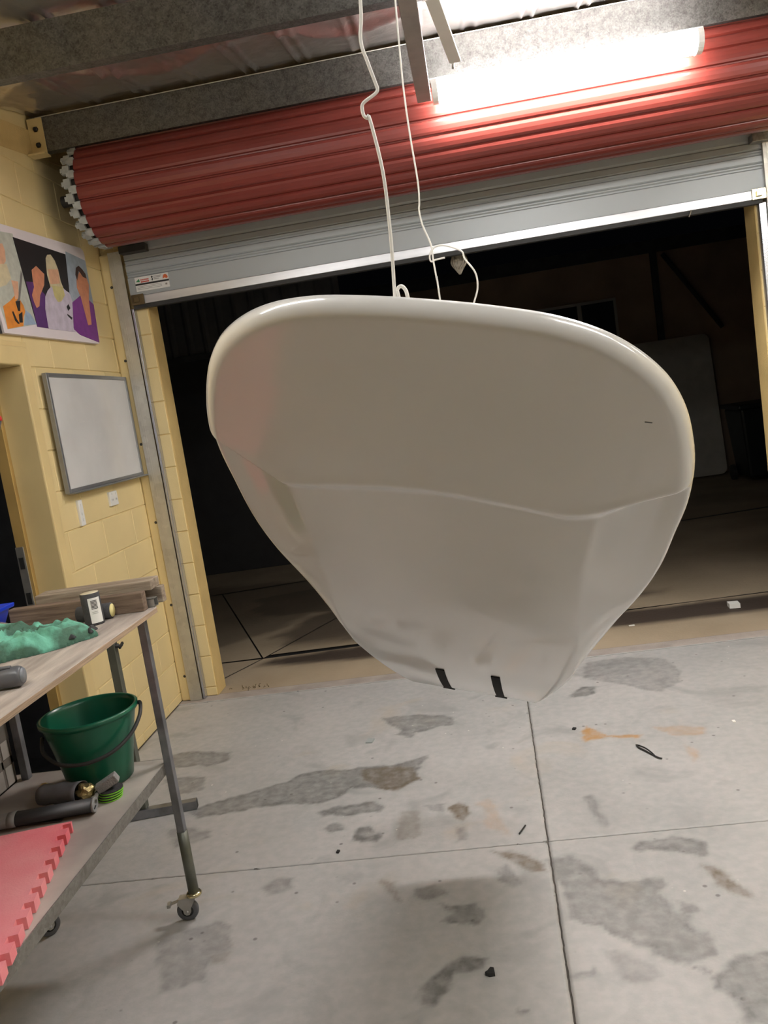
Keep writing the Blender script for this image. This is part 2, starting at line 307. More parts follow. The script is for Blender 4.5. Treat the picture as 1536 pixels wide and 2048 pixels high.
def slab(side, y0, y1, fine):
    g = .0028
    ys = np.arange(max(y0,1.80), y1, .0115); ys = np.append(ys, y1)
    if y0 < 1.80: ys = np.concatenate([np.arange(y0, 1.80, .3), ys])
    ys[0] += g; ys[-1] -= g
    nx = 175
    if side < 0: f = lambda y, t: -1.95+(SEAMX(y)-g+1.95)*t; ts = np.linspace(0,1,nx)
    else: f = lambda y, t: SEAMX(y)+g+(3.6-SEAMX(y)-g)*t; ts = np.concatenate([np.linspace(0,.56,nx-6), np.linspace(.6,1,6)])
    Y, Tt = np.meshgrid(ys, ts, indexing='ij'); X = f(Y, Tt); h, w = X.shape
    edge = np.ones_like(X)
    j = .0035*vnoise(X.ravel(), Y.ravel(), 60, 9).reshape(X.shape); col_e = 0 if side > 0 else -1
    X[:,col_e] += j[:,col_e]; 
    if y0 == SEAMY: Y[0,:] += j[0,:]
    if y1 == SEAMY: Y[-1,:] += j[-1,:]
    V = np.stack([X.ravel(), Y.ravel(), np.zeros(h*w)], 1)
    i = np.arange(h*w).reshape(h,w); F = np.stack([i[:-1,:-1], i[:-1,1:], i[1:,1:], i[1:,:-1]], -1).reshape(-1,4)
    me = bpy.data.meshes.new('slab'); me.vertices.add(len(V)); me.vertices.foreach_set('co', V.ravel().astype(np.float32))
    me.loops.add(F.size); me.loops.foreach_set('vertex_index', F.ravel().astype(np.int32)); me.polygons.add(len(F)); me.polygons.foreach_set('loop_start', (np.arange(len(F))*4).astype(np.int32))
    me.update(); me.validate()
    at = me.attributes.new('stain','FLOAT_COLOR','POINT'); at.data.foreach_set('color', stain_shade_cols(X.ravel(), Y.ravel()).ravel())
    me.materials.append(M['concrete'])
    o = bpy.data.objects.new('slab', me); SC.collection.objects.link(o); o.parent = floor
    s = o.modifiers.new('solid','SOLIDIFY'); s.thickness = .0065; s.offset = -1 if True else 1
    return o
for sd in (-1,1):
    slab(sd, -3.98, SEAMY, True); slab(sd, SEAMY, 4.795, True)
strip = B('threshold_strip', (-1.95,4.80,-.0065), (1.98,4.925,-.001), mat('pinkish_mortar', (.42,.37,.34), .75, var=.12, scale=9, bump=.3, bscale=120), floor)
# ================================================================ LEFT WALL (painted blocks)
wl = bmesh.new()
for a, b in (((-2.10,-4.0,0),(-1.95,2.72,3.6)), ((-2.10,2.72,2.10),(-1.955,3.72,3.6)), ((-2.06,3.71,0),(-1.955,4.90,3.6))): box(wl, a, b)
wall_left = link('wall_left', wl, M['wall']); tag(wall_left, kind='structure')
def blocks(parent, u0, u1, z0, z1, place, off=0.0, L_=.4, keep=None, mesh_cache={}):
    k = 0; z = .057-.2
    row = 0
    while z < z1:
        u = u0-L_+(.2 if row%2 else 0)+off
        while u < u1:
            a = max(u, u0); b = min(u+L_, u1); c = max(z, z0); d = min(z+.2, z1)
            if b-a > .02 and d-c > .02 and (keep is None or keep(a,b,c,d)):
                key = (place.__name__, round(b-a,3), round(d-c,3))
                if key not in mesh_cache:
                    bm = bmesh.new(); place(bm, b-a-.005, d-c-.005)
                    me = bpy.data.meshes.new('block'); bmesh.ops.recalc_face_normals(bm, faces=bm.faces); bm.to_mesh(me); bm.free(); me.materials.append(M['wall']); mesh_cache[key] = me
                o = bpy.data.objects.new('block', mesh_cache[key]); SC.collection.objects.link(o); o.parent = parent
                o.location = (-1.955, a+.0025, c+.0025) if place is blk_side else (a+.0025, 4.912, c+.0025)
            u += L_
        z += .2; row += 1
def blk(bm, fn, l, h, t=.0055, c=.003):
    v = [bm.verts.new(fn(u,w,d)) for d, e in ((0,0),(t-c,0),(t,c)) for u, w in ((e,e),(l-e,e),(l-e,h-e),(e,h-e))]
    for s in (0,4):
        for i in range(4): bm.faces.new((v[s+i],v[s+(i+1)%4],v[s+4+(i+1)%4],v[s+4+i]))
    bm.faces.new(v[8:12])
def blk_side(bm, l, h): blk(bm, lambda u,w,d: (d,u,w), l, h)
def blk_back(bm, l, h): blk(bm, lambda u,w,d: (u,-d,w), l, h)
blocks(wall_left, 3.78, 4.90, 0, 3.14, blk_side, off=.065)
blocks(wall_left, 2.74, 3.78, 2.16, 3.14, blk_side, off=.105)
# upper flashing beam on the left wall
ub = bmesh.new()
v = []
for y in (2.0, 4.85):
    for x, dz in ((-1.95,0),(-1.944,0),(-1.944,.13),(-1.95,.13)): v.append(ub.verts.new((x,y,3.141+.115*(y-4.3)+dz)))
for i in range(4): ub.faces.new((v[i],v[(i+1)%4],v[4+(i+1)%4],v[4+i]))
ub.faces.new(v[:4]); ub.faces.new(v[4:]); link('rafter_band', ub, M['wall_edge'], wall_left)
# ================================================================ DOOR WALL
wb = bmesh.new()
for a, b in (((-2.10,4.912,0),(-1.722,5.07,3.6)), ((1.763,4.912,0),(3.62,5.07,3.6)), ((-1.722,4.912,2.80),(1.763,5.07,3.6))): box(wb, a, b)
wall_back = link('wall_back', wb, M['wall_edge']); tag(wall_back, kind='structure')
blocks(wall_back, -1.80, -1.727, 0, 2.80, blk_back, L_=.4)
blocks(wall_back, 1.766, 3.59, 0, 2.80, blk_back, L_=.4)
# corner fillet behind the guide rail
T_ = bmesh.new(); box(T_, (-1.95,4.862,0), (-1.885,4.912,2.74)); link('corner_fillet', T_, M['wall'], wall_left, bevel=.012)
# remaining shell
B_ = bmesh.new(); box(B_, (3.6,-4.0,0), (3.75,5.07,3.6)); tag(link('wall_right', B_, M['wall']), kind='structure')
B_ = bmesh.new(); box(B_, (-2.1,-4.15,0), (3.75,-4.0,3.6)); tag(link('wall_front', B_, mat('white_wall', (.62,.60,.55), .7)), kind='structure')
# ================================================================ CEILING: crinkled foil + purlins
def foil():
    m = bpy.data.materials.new('foil_sarking'); m.use_nodes = True; nt = m.node_tree; N = nt.nodes; L = nt.links; b = N['Principled BSDF']
    b.inputs['Base Color'].default_value = (.72,.70,.69,1); b.inputs['Metallic'].default_value = .92; b.inputs['Roughness'].default_value = .30
    tc = N.new('ShaderNodeTexCoord'); v = N.new('ShaderNodeTexVoronoi'); v.inputs['Scale'].default_value = 9; v.feature = 'F2'; L.new(tc.outputs['Object'], v.inputs[0])
    n = N.new('ShaderNodeTexNoise'); n.inputs['Scale'].default_value = 16; n.inputs['Detail'].default_value = 4; n.inputs['Distortion'].default_value = .6; L.new(tc.outputs['Object'], n.inputs[0])
    a = N.new('ShaderNodeMath'); a.operation = 'ADD'; L.new(v.outputs['Distance'], a.inputs[0]); L.new(n.outputs['Fac'], a.inputs[1])
    bp = N.new('ShaderNodeBump'); bp.inputs['Strength'].default_value = .35; bp.inputs['Distance'].default_value = .012; L.new(a.outputs[0], bp.inputs['Height']); L.new(bp.outputs[0], b.inputs['Normal'])
    return m
nx, ny = 420, 120
xs = np.linspace(-1.95, 3.6, nx); ys = np.concatenate([np.linspace(-4,2.4,20), np.linspace(2.5,4.91,ny-20)]); X, Y = np.meshgrid(xs, ys); sh = X.shape
px_ = (X+.05)%.27; ridge = np.exp(-((px_-.06)/.006)**2)+np.exp(-((px_-.115)/.006)**2)
per = 1.173; ph = ((Y-3.12)%per)/per; sag = -.035*np.sin(np.pi*ph)
fold = .018*np.exp(-((ph-.55+.12*np.sin(X*7))/.05)**2)
Z = ROOFZ(Y)+sag-.016*ridge-fold+.010*vnoise(X.ravel(),Y.ravel(),9,5).reshape(sh)+.006*vnoise(X.ravel(),Y.ravel(),25,6).reshape(sh)
V = np.stack([X.ravel(),Y.ravel(),Z.ravel()],1); i = np.arange(V.shape[0]).reshape(sh); F = np.stack([i[:-1,:-1],i[:-1,1:],i[1:,1:],i[1:,:-1]],-1).reshape(-1,4)
me = bpy.data.meshes.new('ceiling'); me.from_pydata(V.tolist(), [], F.tolist()); me.polygons.foreach_set('use_smooth', [True]*len(me.polygons)); me.materials.append(foil())
ceiling = bpy.data.objects.new('ceiling', me); SC.collection.objects.link(ceiling); tag(ceiling, kind='structure')
B_ = bmesh.new(); vs = [B_.verts.new(p) for p in ((-2.1,-4.15,ROOFZ(-4.15)+.12),(3.75,-4.15,ROOFZ(-4.15)+.12),(3.75,5.6,ROOFZ(5.6)+.12),(-2.1,5.6,ROOFZ(5.6)+.12))]; B_.faces.new(vs)
link('roof_sheet', B_, M['dark'], ceiling)
def purlin(y, labeltxt):
    zb = 3.155+.115*(y-4.3); h = .172; bm = bmesh.new(); t = .003
    # C section opening away from the camera: web faces the camera, flanges run back, lips
    prof = [(0,0),(.062,.004),(.062,.022),(.059,.022),(.059,.007),(.003,.003),(.003,h-.003),(.059,h-.001),(.059,h-.02),(.062,h-.02),(.062,h+.003),(0,h)]
    prism(bm, prof, -1.945, 3.6, lambda u,v_,h_: (h_, y+u, zb+v_))
    o = link('purlin', bm, M['galv'])
    tag(o, labeltxt, 'purlin', 'galvanised roof purlins'); return o
purl2 = purlin(4.27, 'galvanised steel purlin just in front of the red roller drum, bolted to yellow cleat')
purl1 = purlin(3.12, 'galvanised steel purlin nearest the camera, crossing the top left corner')
for y_, w_ in ((1.95,'steel purlin overhead above the middle of the hanging board'),(.78,'steel purlin overhead between camera and board nose'),(-.4,'steel purlin overhead just behind the camera'),(-1.6,'second steel purlin behind the camera'),(-2.8,'steel purlin nearest the rear wall')): purlin(y_, w_)
# wire mesh strand under the foil at purlin 2
tag(T('ceiling_wire', [(-1.9,4.262,3.318),(0,4.262,3.322),(1.2,4.26,3.318),(3.4,4.262,3.32)], .0022, M['wire'], None, 6), 'thin pale wire strung along the top of the purlin beside the drum', 'wire')
# cleat + bolts
cl = root('purlin_cleat', (-1.95,4.25,3.13), 'yellow-painted steel cleat with two bolts holding the purlin to the wall', 'bracket')
bm = bmesh.new(); box(bm, (-1.944,4.258,3.13), (-1.868,4.266,3.315)); box(bm, (-1.944,4.20,3.122), (-1.855,4.266,3.13)); link('plate', bm, M['doorframe'], cl)
for z_ in (3.185,3.262):
    bm = bmesh.new(); lathe(bm, (-1.905,4.258,z_), (0,-1,0), [(0,.012),(.009,.012),(.011,.0),(.015,.0),(.015,-.002)][::1], 6, smooth=False); link('bolt', bm, M['dark'], cl)
# ================================================================ ROLLER DOOR
door = root('door_1', (0,4.87,0), None, None, None, 'structure')
DY, DZ, DR = 4.475, 2.955, .262
bm = bmesh.new(); NR = 22; prof = []
for k in range(NR):
    a0 = 2*pi*k/NR
    for f, dr in ((0.0,0),(.05,-.010),(.13,-.011),(.20,-.001),(.35,.003),(.6,0.004),(.85,.003)):
        a = a0+f*2*pi/NR; prof.append((DY+(DR+dr)*cos(a), DZ+(DR+dr)*sin(a)))
lo = [bm.verts.new((-1.735,y,z)) for y,z in prof]; hi = [bm.verts.new((1.90,y,z)) for y,z in prof]; n = len(prof)
for i_ in range(n): bm.faces.new((lo[i_],lo[(i_+1)%n],hi[(i_+1)%n],hi[i_]))
bm.faces.new(lo); bm.faces.new(hi); drum = link('rolled_curtain', bm, M['red'], door)
for ring, (r_, x0, x1, off) in enumerate(((.262,-1.762,-1.735,0.),(.245,-1.80,-1.765,.5))):
    for k in range(NR):
        a = 2*pi*(k+off)/NR+.1
        if sin(a) > .75: continue
        bm = bmesh.new(); cy, cz = DY+r_*cos(a), DZ+r_*sin(a); rad = Vector((0,cos(a),sin(a))); tan = Vector((0,-sin(a),cos(a)))
        obox(bm, Vector(((x0+x1)/2,cy,cz)), Vector(((x1-x0)/2,0,0)), rad*.008, tan*(.019 if ring == 0 else .024))
        obox(bm, Vector((x0-.006,cy,cz))-rad*.006, Vector((.006,0,0)), rad*.013, tan*.011)
        link('edge_clip', bm, M['clip'], door)
bm = bmesh.new(); lathe(bm, (-1.93,DY,DZ), (1,0,0), [(.03,0),(.03,.2)], 16); link('axle', bm, M['dark'], door)
bm = bmesh.new(); lathe(bm, (-1.79,DY,DZ), (1,0,0), [(0,0),(.225,0),(.225,.05),(0,.05)], 40, smooth=False); link('drum_wheel', bm, M['dark'], door)
# hanging curtain, ribbed sheet
bm = bmesh.new(); CY = 4.868
zp = [(2.462,0),(2.585,0),(2.592,.009),(2.600,.009),(2.606,0),(2.612,0),(2.618,.007),(2.624,0),(2.655,0),(2.661,.009),(2.669,.009),(2.675,0),(2.681,0),(2.687,.007),(2.693,0),(2.722,0),(2.728,.009),(2.74,.004)]
zp += [(2.80,.0),(2.9,.002)]
lo = [bm.verts.new((-1.80,CY+d_,z_)) for z_,d_ in zp]; hi = [bm.verts.new((1.84,CY+d_,z_)) for z_,d_ in zp]
for i_ in range(len(zp)-1): bm.faces.new((lo[i_],hi[i_],hi[i_+1],lo[i_+1]))
link('curtain', bm, M['curtain'], door)
bm = bmesh.new(); box(bm, (-1.79,4.856,2.428), (1.79,4.867,2.478)); br = link('bottom_rail', bm, M['alu'], door, bevel=.003)
bm = bmesh.new(); box(bm, (-1.79,4.858,2.405), (1.79,4.90,2.4275)); link('rubber_seal', bm, M['rubber'], door)
for x0_ in (-1.80, 1.745):      # timber / steel axle brackets at both ends
    bm = bmesh.new(); box(bm, (x0_,4.80,2.715), (x0_+.16,4.862,2.758)); link('axle_bracket', bm, M['dark'] if x0_ < 0 else M['steel'], door, bevel=.004)
for s_, x0_ in ((1,-1.792),(-1,1.735)):    # locks at the rail ends
    bm = bmesh.new(); box(bm, (x0_,4.845,2.425), (x0_+.075,4.856,2.485)); box(bm, (x0_+.02,4.83,2.44), (x0_+.05,4.845,2.468)); link('lock_bracket', bm, M['brass'] if s_ < 0 else M['dirt'], door, bevel=.003)
T('pull_cord', [(1.41,4.85,2.43),(1.405,4.845,2.415),(1.395,4.85,2.395)], .003, M['rag'], door, 6)
# guide rails
for s_, xa, xb in ((1,-1.888,-1.812),(-1,1.812,1.90)):
    bm = bmesh.new(); box(bm, (xa,4.850,0.001), (xb,4.856,2.742)); box(bm, (xa,4.856,0.001), (xa+.004,4.910,2.742))
    for q in (.018,.030): box(bm, (xa+q,4.8485,.001), (xa+q+.003,4.850,2.742))
    g = link('guide_rail', bm, M['rail'], door)
    bm = bmesh.new(); box(bm, ((xb+.002) if s_ > 0 else 1.772,4.862,0.001), ((xb+.018) if s_ > 0 else 1.81,4.905,2.41)); link('guide_channel', bm, M['channel'], door, bevel=.003)
for z_ in (2.55,2.12,1.62,1.14,.62,.16):
    bm = bmesh.new(); lathe(bm, (-1.902,4.862,z_), (0,-1,0), [(0,.007),(.006,.006),(.009,0)], 8); link('fixing_screw', bm, M['dark'], door)
# maker's sticker on the curtain
st = B('sticker', (-1.757,4.8625,2.500), (-1.553,4.8665,2.582), M['label'], door)
def quadf(name, x0, x1, z0, z1, m, y=4.8615, par=None):
    bm = bmesh.new(); box(bm, (x0,y,z0), (x1,y+.0012,z1)); return link(name, bm, m, par)
MR = mat('sticker_red', (.62,.08,.05), .5); MG = mat('sticker_green', (.05,.30,.12), .5); MO = mat('sticker_orange', (.75,.16,.05), .5); MGY = mat('sticker_grey', (.30,.29,.28), .5)
quadf('printed_bar', -1.757,-1.553,2.535,2.545, M['ink'], par=st)
quadf('printed_word', -1.722,-1.672,2.549,2.556, MR, par=st)
for q in range(8): quadf('printed_letter', -1.722+q*.0063,-1.7175+q*.0063,2.560,2.568, MR, par=st)
bm = bmesh.new(); prism(bm, [(-1.752,2.556),(-1.727,2.553),(-1.730,2.572)], 0, .001, lambda u,v_,h_: (u,4.8605+h_,v_)); link('printed_mark', bm, MG, st)
bm = bmesh.new(); prism(bm, [(-1.656,2.553),(-1.650,2.550),(-1.646,2.56),(-1.650,2.566),(-1.645,2.572),(-1.652,2.578),(-1.657,2.572),(-1.652,2.563)], 0, .001, lambda u,v_,h_: (u,4.8605+h_,v_)); link('printed_figure', bm, M['ink'], st)
for z_, x1_ in ((2.572,-1.596),(2.565,-1.60),(2.556,-1.61)): quadf('printed_line', -1.642,x1_,z_,z_+.003, MGY, par=st)
bm = bmesh.new(); prism(bm, [(-1.572+.015*cos(a_*pi/6),2.5555+.020*sin(a_*pi/6)) for a_ in range(7)]+[(-1.587,2.551),(-1.577,2.556),(-1.565,2.550)], 0, .001, lambda u,v_,h_: (u,4.8605+h_,v_)); link('printed_mark', bm, MO, st)
for z_ in (2.527,2.519,2.511): quadf('printed_line', -1.748,-1.60,z_,z_+.0018, MGY, par=st)
quadf('printed_line', -1.578,-1.567,2.515,2.525, MGY, par=st)
# ================================================================ SIDE DOORWAY (left)
d2 = root('door_2', (-1.95,3.2,0), None, None, None, 'structure')
bm = bmesh.new()
prism(bm, [(3.70,0),(3.775,0),(3.775,2.145),(2.66,2.145),(2.66,2.06),(3.70,2.06)], -1.952, -1.932, lambda u,v_,h_: (h_,u,v_)); link('architrave', bm, M['doorframe'], d2, bevel=.007)
bm = bmesh.new(); prism(bm, [(3.775,0),(3.80,0),(3.80,2.17),(2.6,2.17),(2.6,2.145),(3.775,2.145)], -1.952, -1.943, lambda u,v_,h_: (h_,u,v_)); link('architrave_edge', bm, M['doorframe'], d2, bevel=.003)
bm = bmesh.new(); box(bm, (-2.12,3.6995,0), (-1.94,3.712,2.058)); box(bm, (-2.12,2.7,2.059), (-1.94,3.712,2.075)); link('jamb', bm, M['doorframe'], d2)
bm = bmesh.new(); box(bm, (-2.125,3.670,0), (-2.075,3.699,2.03)); box(bm, (-2.125,2.7,2.031), (-2.075,3.699,2.058)); link('door_stop', bm, mat('tan_door_stop', (.50,.33,.11), .5, var=.08), d2)
bm = bmesh.new(); box(bm, (-2.128,3.664,.84), (-2.088,3.670,1.235)); sp_ = link('strike_plate', bm, M['zinc'], d2, bevel=.002)
for z_ in (1.13,.96): B('latch_slot', (-2.118,3.660,z_), (-2.096,3.6645,z_+.055), M['ink'], sp_)
bm = bmesh.new(); box(bm, (-3.3,2.4,0), (-3.2,4.4,3.0)); link('wall_side_room', bm, M['outdark']); tag(bpy.data.objects['wall_side_room'], kind='structure')
bm = bmesh.new(); box(bm, (-3.2,4.2,0), (-2.12,4.3,3.0)); box(bm, (-3.2,1.8,2.9), (-2.1,4.3,3.0)); box(bm, (-3.2,1.8,0), (-2.1,1.9,3.0)); link('inner_walls', bm, M['outdark'], bpy.data.objects['wall_side_room'])
B('side_room_floor', (-3.2,1.9,-.006), (-1.96,4.2,.001), M['outdark'], bpy.data.objects['wall_side_room'])
# red and grey tool end hanging in the doorway
tl = root('hanging_tool', (-1.72,3.0,1.74), 'small red-topped grey tool handle hanging at the left edge, in front of the dark doorway', 'tool')
bm = bmesh.new(); lathe(bm, (-1.72,3.0,1.74), (0,0,1), [(0,0),(.008,0),(.026,.045),(.026,.05)], 14); link('grip', bm, M['nozzle'], tl)
bm = bmesh.new(); lathe(bm, (-1.72,3.0,1.79), (0,0,1), [(.0,0),(.030,.0),(.030,.012),(.02,.03),(0,.035)], 14); link('red_cap', bm, mat('red_plastic', (.75,.06,.06), .3), tl)
T('cord', smooth_pts([(-1.72,3.0,1.82),(-1.74,3.0,2.2),(-1.76,3.02,2.7),(-1.76,3.05,3.16)]), .003, M['rubber'], tl, 6)
# ================================================================ POSTER
PRINTS = [
  ('cloud',[(3.687,2.657),(3.837,2.671),(3.897,2.259),(3.764,2.237),(3.618,2.213),(3.59,2.315)]),
  ('skin',[(3.662,2.593),(3.724,2.607),(3.735,2.576),(3.723,2.528),(3.698,2.509),(3.626,2.498)]),
  ('cream',[(3.627,2.501),(3.724,2.516),(3.741,2.454),(3.685,2.417),(3.585,2.389)]),
  ('sky',[(3.815,2.317),(3.854,2.305),(3.897,2.259),(3.773,2.244)]),
  ('orange',[(3.618,2.315),(3.693,2.348),(3.741,2.377),(3.782,2.361),(3.804,2.338),(3.809,2.31),(3.782,2.282),(3.765,2.24),(3.619,2.215)]),
  ('skin',[(3.737,2.445),(3.798,2.447),(3.772,2.366),(3.739,2.359),(3.741,2.408)]),
  ('grey',[(3.845,2.503),(3.853,2.486),(3.785,2.367),(3.766,2.349),(3.734,2.346),(3.766,2.365)]),
  ('black',[(3.735,2.349),(3.781,2.357),(3.762,2.308),(3.743,2.307)]),
  ('black',[(3.743,2.291),(3.78,2.307),(3.765,2.256),(3.734,2.253)]),
  ('black',[(3.686,2.298),(3.699,2.301),(3.715,2.267),(3.735,2.248),(3.719,2.246),(3.697,2.259)]),
  ('black',[(3.831,2.655),(4.362,2.663),(4.321,2.458),(4.261,2.47),(4.012,2.25),(3.896,2.247)]),
  ('violet',[(3.873,2.457),(3.95,2.464),(4.039,2.416),(4.004,2.248),(3.896,2.247),(3.888,2.356)]),
  ('tan',[(3.951,2.522),(4.005,2.549),(4.045,2.532),(4.075,2.52),(4.051,2.464),(3.987,2.406),(3.958,2.351),(3.926,2.338),(3.911,2.365),(3.904,2.397),(3.941,2.44),(3.943,2.479)]),
  ('blue',[(4.369,2.679),(4.61,2.667),(4.61,2.43),(4.45,2.457),(4.333,2.411),(4.321,2.458)]),
  ('lilac',[(4.077,2.44),(4.132,2.471),(4.252,2.476),(4.325,2.449),(4.333,2.411),(4.288,2.272),(4.32,2.253),(4.007,2.246),(4.012,2.343),(4.038,2.406)]),
  ('cream',[(4.123,2.604),(4.146,2.625),(4.185,2.633),(4.218,2.609),(4.238,2.567),(4.242,2.506),(4.258,2.473),(4.114,2.462),(4.103,2.521)]),
  ('skin',[(4.122,2.55),(4.238,2.567),(4.229,2.494),(4.12,2.476)]),
  ('straw',[(4.132,2.471),(4.253,2.479),(4.259,2.438),(4.205,2.401),(4.165,2.393),(4.138,2.417)]),
  ('black',[(4.252,2.378),(4.279,2.395),(4.294,2.375),(4.263,2.358)]),
  ('black',[(4.245,2.342),(4.296,2.326),(4.283,2.314),(4.244,2.332)]),
  ('purple',[(4.331,2.408),(4.441,2.456),(4.547,2.446),(4.608,2.426),(4.58,2.215),(4.355,2.241),(4.289,2.265)]),
  ('tan',[(4.439,2.546),(4.516,2.608),(4.57,2.575),(4.585,2.533),(4.547,2.446),(4.521,2.309),(4.474,2.301),(4.462,2.37),(4.448,2.453),(4.422,2.497)]),
  ('brown',[(4.458,2.607),(4.498,2.624),(4.534,2.611),(4.567,2.59),(4.569,2.564),(4.524,2.569),(4.486,2.596),(4.443,2.536),(4.436,2.568)]),
]

po = root('poster', (-1.945,4.1,2.2), 'white canvas print of pop-art figures in purple and white clothes, hung above the doorway', 'poster')
bm = bmesh.new(); prism(bm, [(3.585,2.196),(4.58,2.208),(4.608,2.70),(4.600,2.722),(4.575,2.732),(3.55,2.690)], -1.949, -1.9225, lambda u,v_,h_: (h_,u,v_)); link('canvas', bm, M['posterboard'], po)
pm = {}
for k_, (c_, pl_) in enumerate(PRINTS):
    if c_ not in pm: pm[c_] = mat('print_'+c_, PC[c_], .5, var=.12, scale=25)
    pl2 = [(min(max(u,3.592),4.60), min(max(v_,2.20),2.72)) for u, v_ in pl_]
    bm = bmesh.new(); x_ = -1.9224+.00012*k_; prism(bm, pl2, -1.9225, x_+.0002, lambda u,v_,h_: (h_,u,v_)); link('print_panel', bm, pm[c_], po)
bm = bmesh.new(); prism(bm, [(3.2,2.186),(3.572,2.192),(3.548,2.42),(3.2,2.42)], -1.949, -1.925, lambda u,v_,h_: (h_,u,v_)); tag(link('dark_picture', bm, M['ink']), 'black picture panel beside the left edge of the canvas print', 'picture')
# ================================================================ WHITEBOARD + PLATES
wbd = root('whiteboard', (-1.94,4.34,1.43), 'wiped whiteboard with a grey metal frame on the yellow block wall', 'whiteboard')
y0_, y1_, z0_, z1_ = 3.862, 4.838, 1.438, 2.026; xf = -1.908
B('board_panel', (-1.930,y0_+.01,z0_+.01), (xf-.006,y1_-.01,z1_-.01), M['wbwhite'], wbd)
for a, b in (((-1.932,y0_,z0_),(xf,y0_+.02,z1_)), ((-1.932,y1_-.02,z0_),(xf,y1_,z1_)), ((-1.932,y0_+.0202,z1_-.02),(xf,y1_-.0202,z1_)), ((-1.932,y0_+.0202,z0_+.0025),(xf,y1_-.0202,z0_+.02))): B('frame_bar', a, b, M['wbframe'], wbd, .002)
B('pen_tray', (-1.932,y0_+.02,z0_-.006), (xf+.022,y1_+.02,z0_+.002), M['wbframe'], wbd, .002)
B('wall_spacer', (-1.95,4.3,1.7), (-1.930,4.4,1.8), M['wbframe'], wbd)
for (a_, b_) in ((4.12,1.78),(4.3,1.71),(4.45,1.70),(4.6,1.74),(4.25,1.62)):      # faint marker strokes
    B('marker_trace', (xf-.0062,a_,b_), (xf-.0055,a_+.07,b_+.003), mat('faint_marker', (.55,.54,.53), .3), wbd)
sw = root('light_switch', (-1.945,4.0,1.33), 'narrow white switch plate below the whiteboard, beside the door frame', 'switch')
B('plate', (-1.951,3.985,1.262), (-1.936,4.03,1.393), M['plate'], sw, .003)
for z_ in (1.36,1.315,1.285): B('rocker', (-1.937,4.000,z_), (-1.932,4.014,z_+.014), M['plate'], sw)
so = root('power_outlet', (-1.945,4.4,1.35), 'white double power outlet on the wall under the whiteboard right end', 'outlet')
B('plate', (-1.951,4.365,1.312), (-1.936,4.468,1.390), M['plate'], so, .003)
for y_ in (4.39,4.44): B('rocker', (-1.937,y_,1.372), (-1.932,y_+.012,1.382), M['plate'], so)
for y_ in (4.392,4.442):
    for q in (-.006,.006): B('socket_slot', (-1.9365,y_+q,1.34), (-1.9355,y_+q+.0025,1.35), M['ink'], so)
# ================================================================ LAMPS
def lamp(i, x, y, z, label):
    k_ = .62/.60 if i == 0 else 1.
    t = root('fluorescent_lamp', (x,y,z), label, 'lamp', 'fluorescent battens')
    M_ = bmesh.new(); box(M_, (x-.60*k_,y-.030,z+.050), (x+.60*k_,y+.030,z+.075)); link('batten', M_, M['white_lamp'], t, bevel=.004)
    bm = bmesh.new(); pr = []
    for k in range(13):
        a = -.5+(pi+1.)*k/12; pr.append((.062*cos(a)*1.0, -.058*sin(a)+.030))
    prism(bm, [(p[0],p[1]) for p in pr], x-.565*k_, x+.565*k_, lambda u,v_,h_: (h_,y+u,z+v_)); link('diffuser', bm, lampmat0 if i == 0 else lampmat, t)
    for s_ in (-1,1):
        bm = bmesh.new(); prism(bm, [(p[0]*1.06,(p[1]-.035)*1.06+.035) for p in pr], x+s_*.565*k_, x+s_*.59*k_, lambda u,v_,h_: (h_,y+u,z+v_)); link('end_cap', bm, M['white_lamp'], t)
    return t
lampmat0 = mat('lit_diffuser_bright', (.9,.9,.9), .5, var=0, emit=((1.0,.97,.93), LAMP0))
lampmat = mat('lit_diffuser', (.9,.9,.9), .5, var=0, emit=((1.0,.985,.955), LAMP))
for i, (x,y,z) in enumerate(LAMPS):
    tl_ = lamp(i, x, y, z, ('glowing fluorescent batten hanging in front of the red roller drum','fluorescent batten overhead above the tail of the hanging board','fluorescent batten overhead in front of the nose of the hanging board','unseen extra batten added overhead at the right, level with the trolley, to soften shadows','unseen extra batten added overhead on the left, between trolley and camera, to spread the hull shadow','unseen fill batten added overhead at the far right rear of the shed to soften the hull shadow')[i])
    if i:
        bm = bmesh.new(); zt = ROOFZ(y)-.02
        bm.free()
        for q in (-.4,.4): B('hanger', (x+q-.01,y-.006,z+.065), (x+q+.01,y+.006,zt), M['lampbar'], tl_)
bm = bmesh.new(); obox(bm, (.024,3.04,2.972), (.032,0,0), (.021,.94,.0), (0,0,.022)); box(bm, (.01,3.13,2.99), (.04,3.17,3.03)); lb = link('lamp_bar', bm, M['lampbar'], bevel=.003); tag(lb, 'grey steel bar running under the ceiling to the left end of the lamp', 'bar')
bm = bmesh.new(); obox(bm, (.145,3.30,2.955), (.024,0,0), (.040,.29,.0), (0,0,.007)); obox(bm, (.105,3.02,2.985), (.02,0,0), (0,.02,0), (0,0,.035)); sx = link('strap_bar', bm, M['white_lamp'], bevel=.002); st2 = tag(sx, 'white plastic strap poking out beneath the ceiling above the lamp', 'strap')
T('screw_tip', [(.176,3.59,2.955),(.174,3.61,2.935)], .006, M['zinc'], sx, 6)
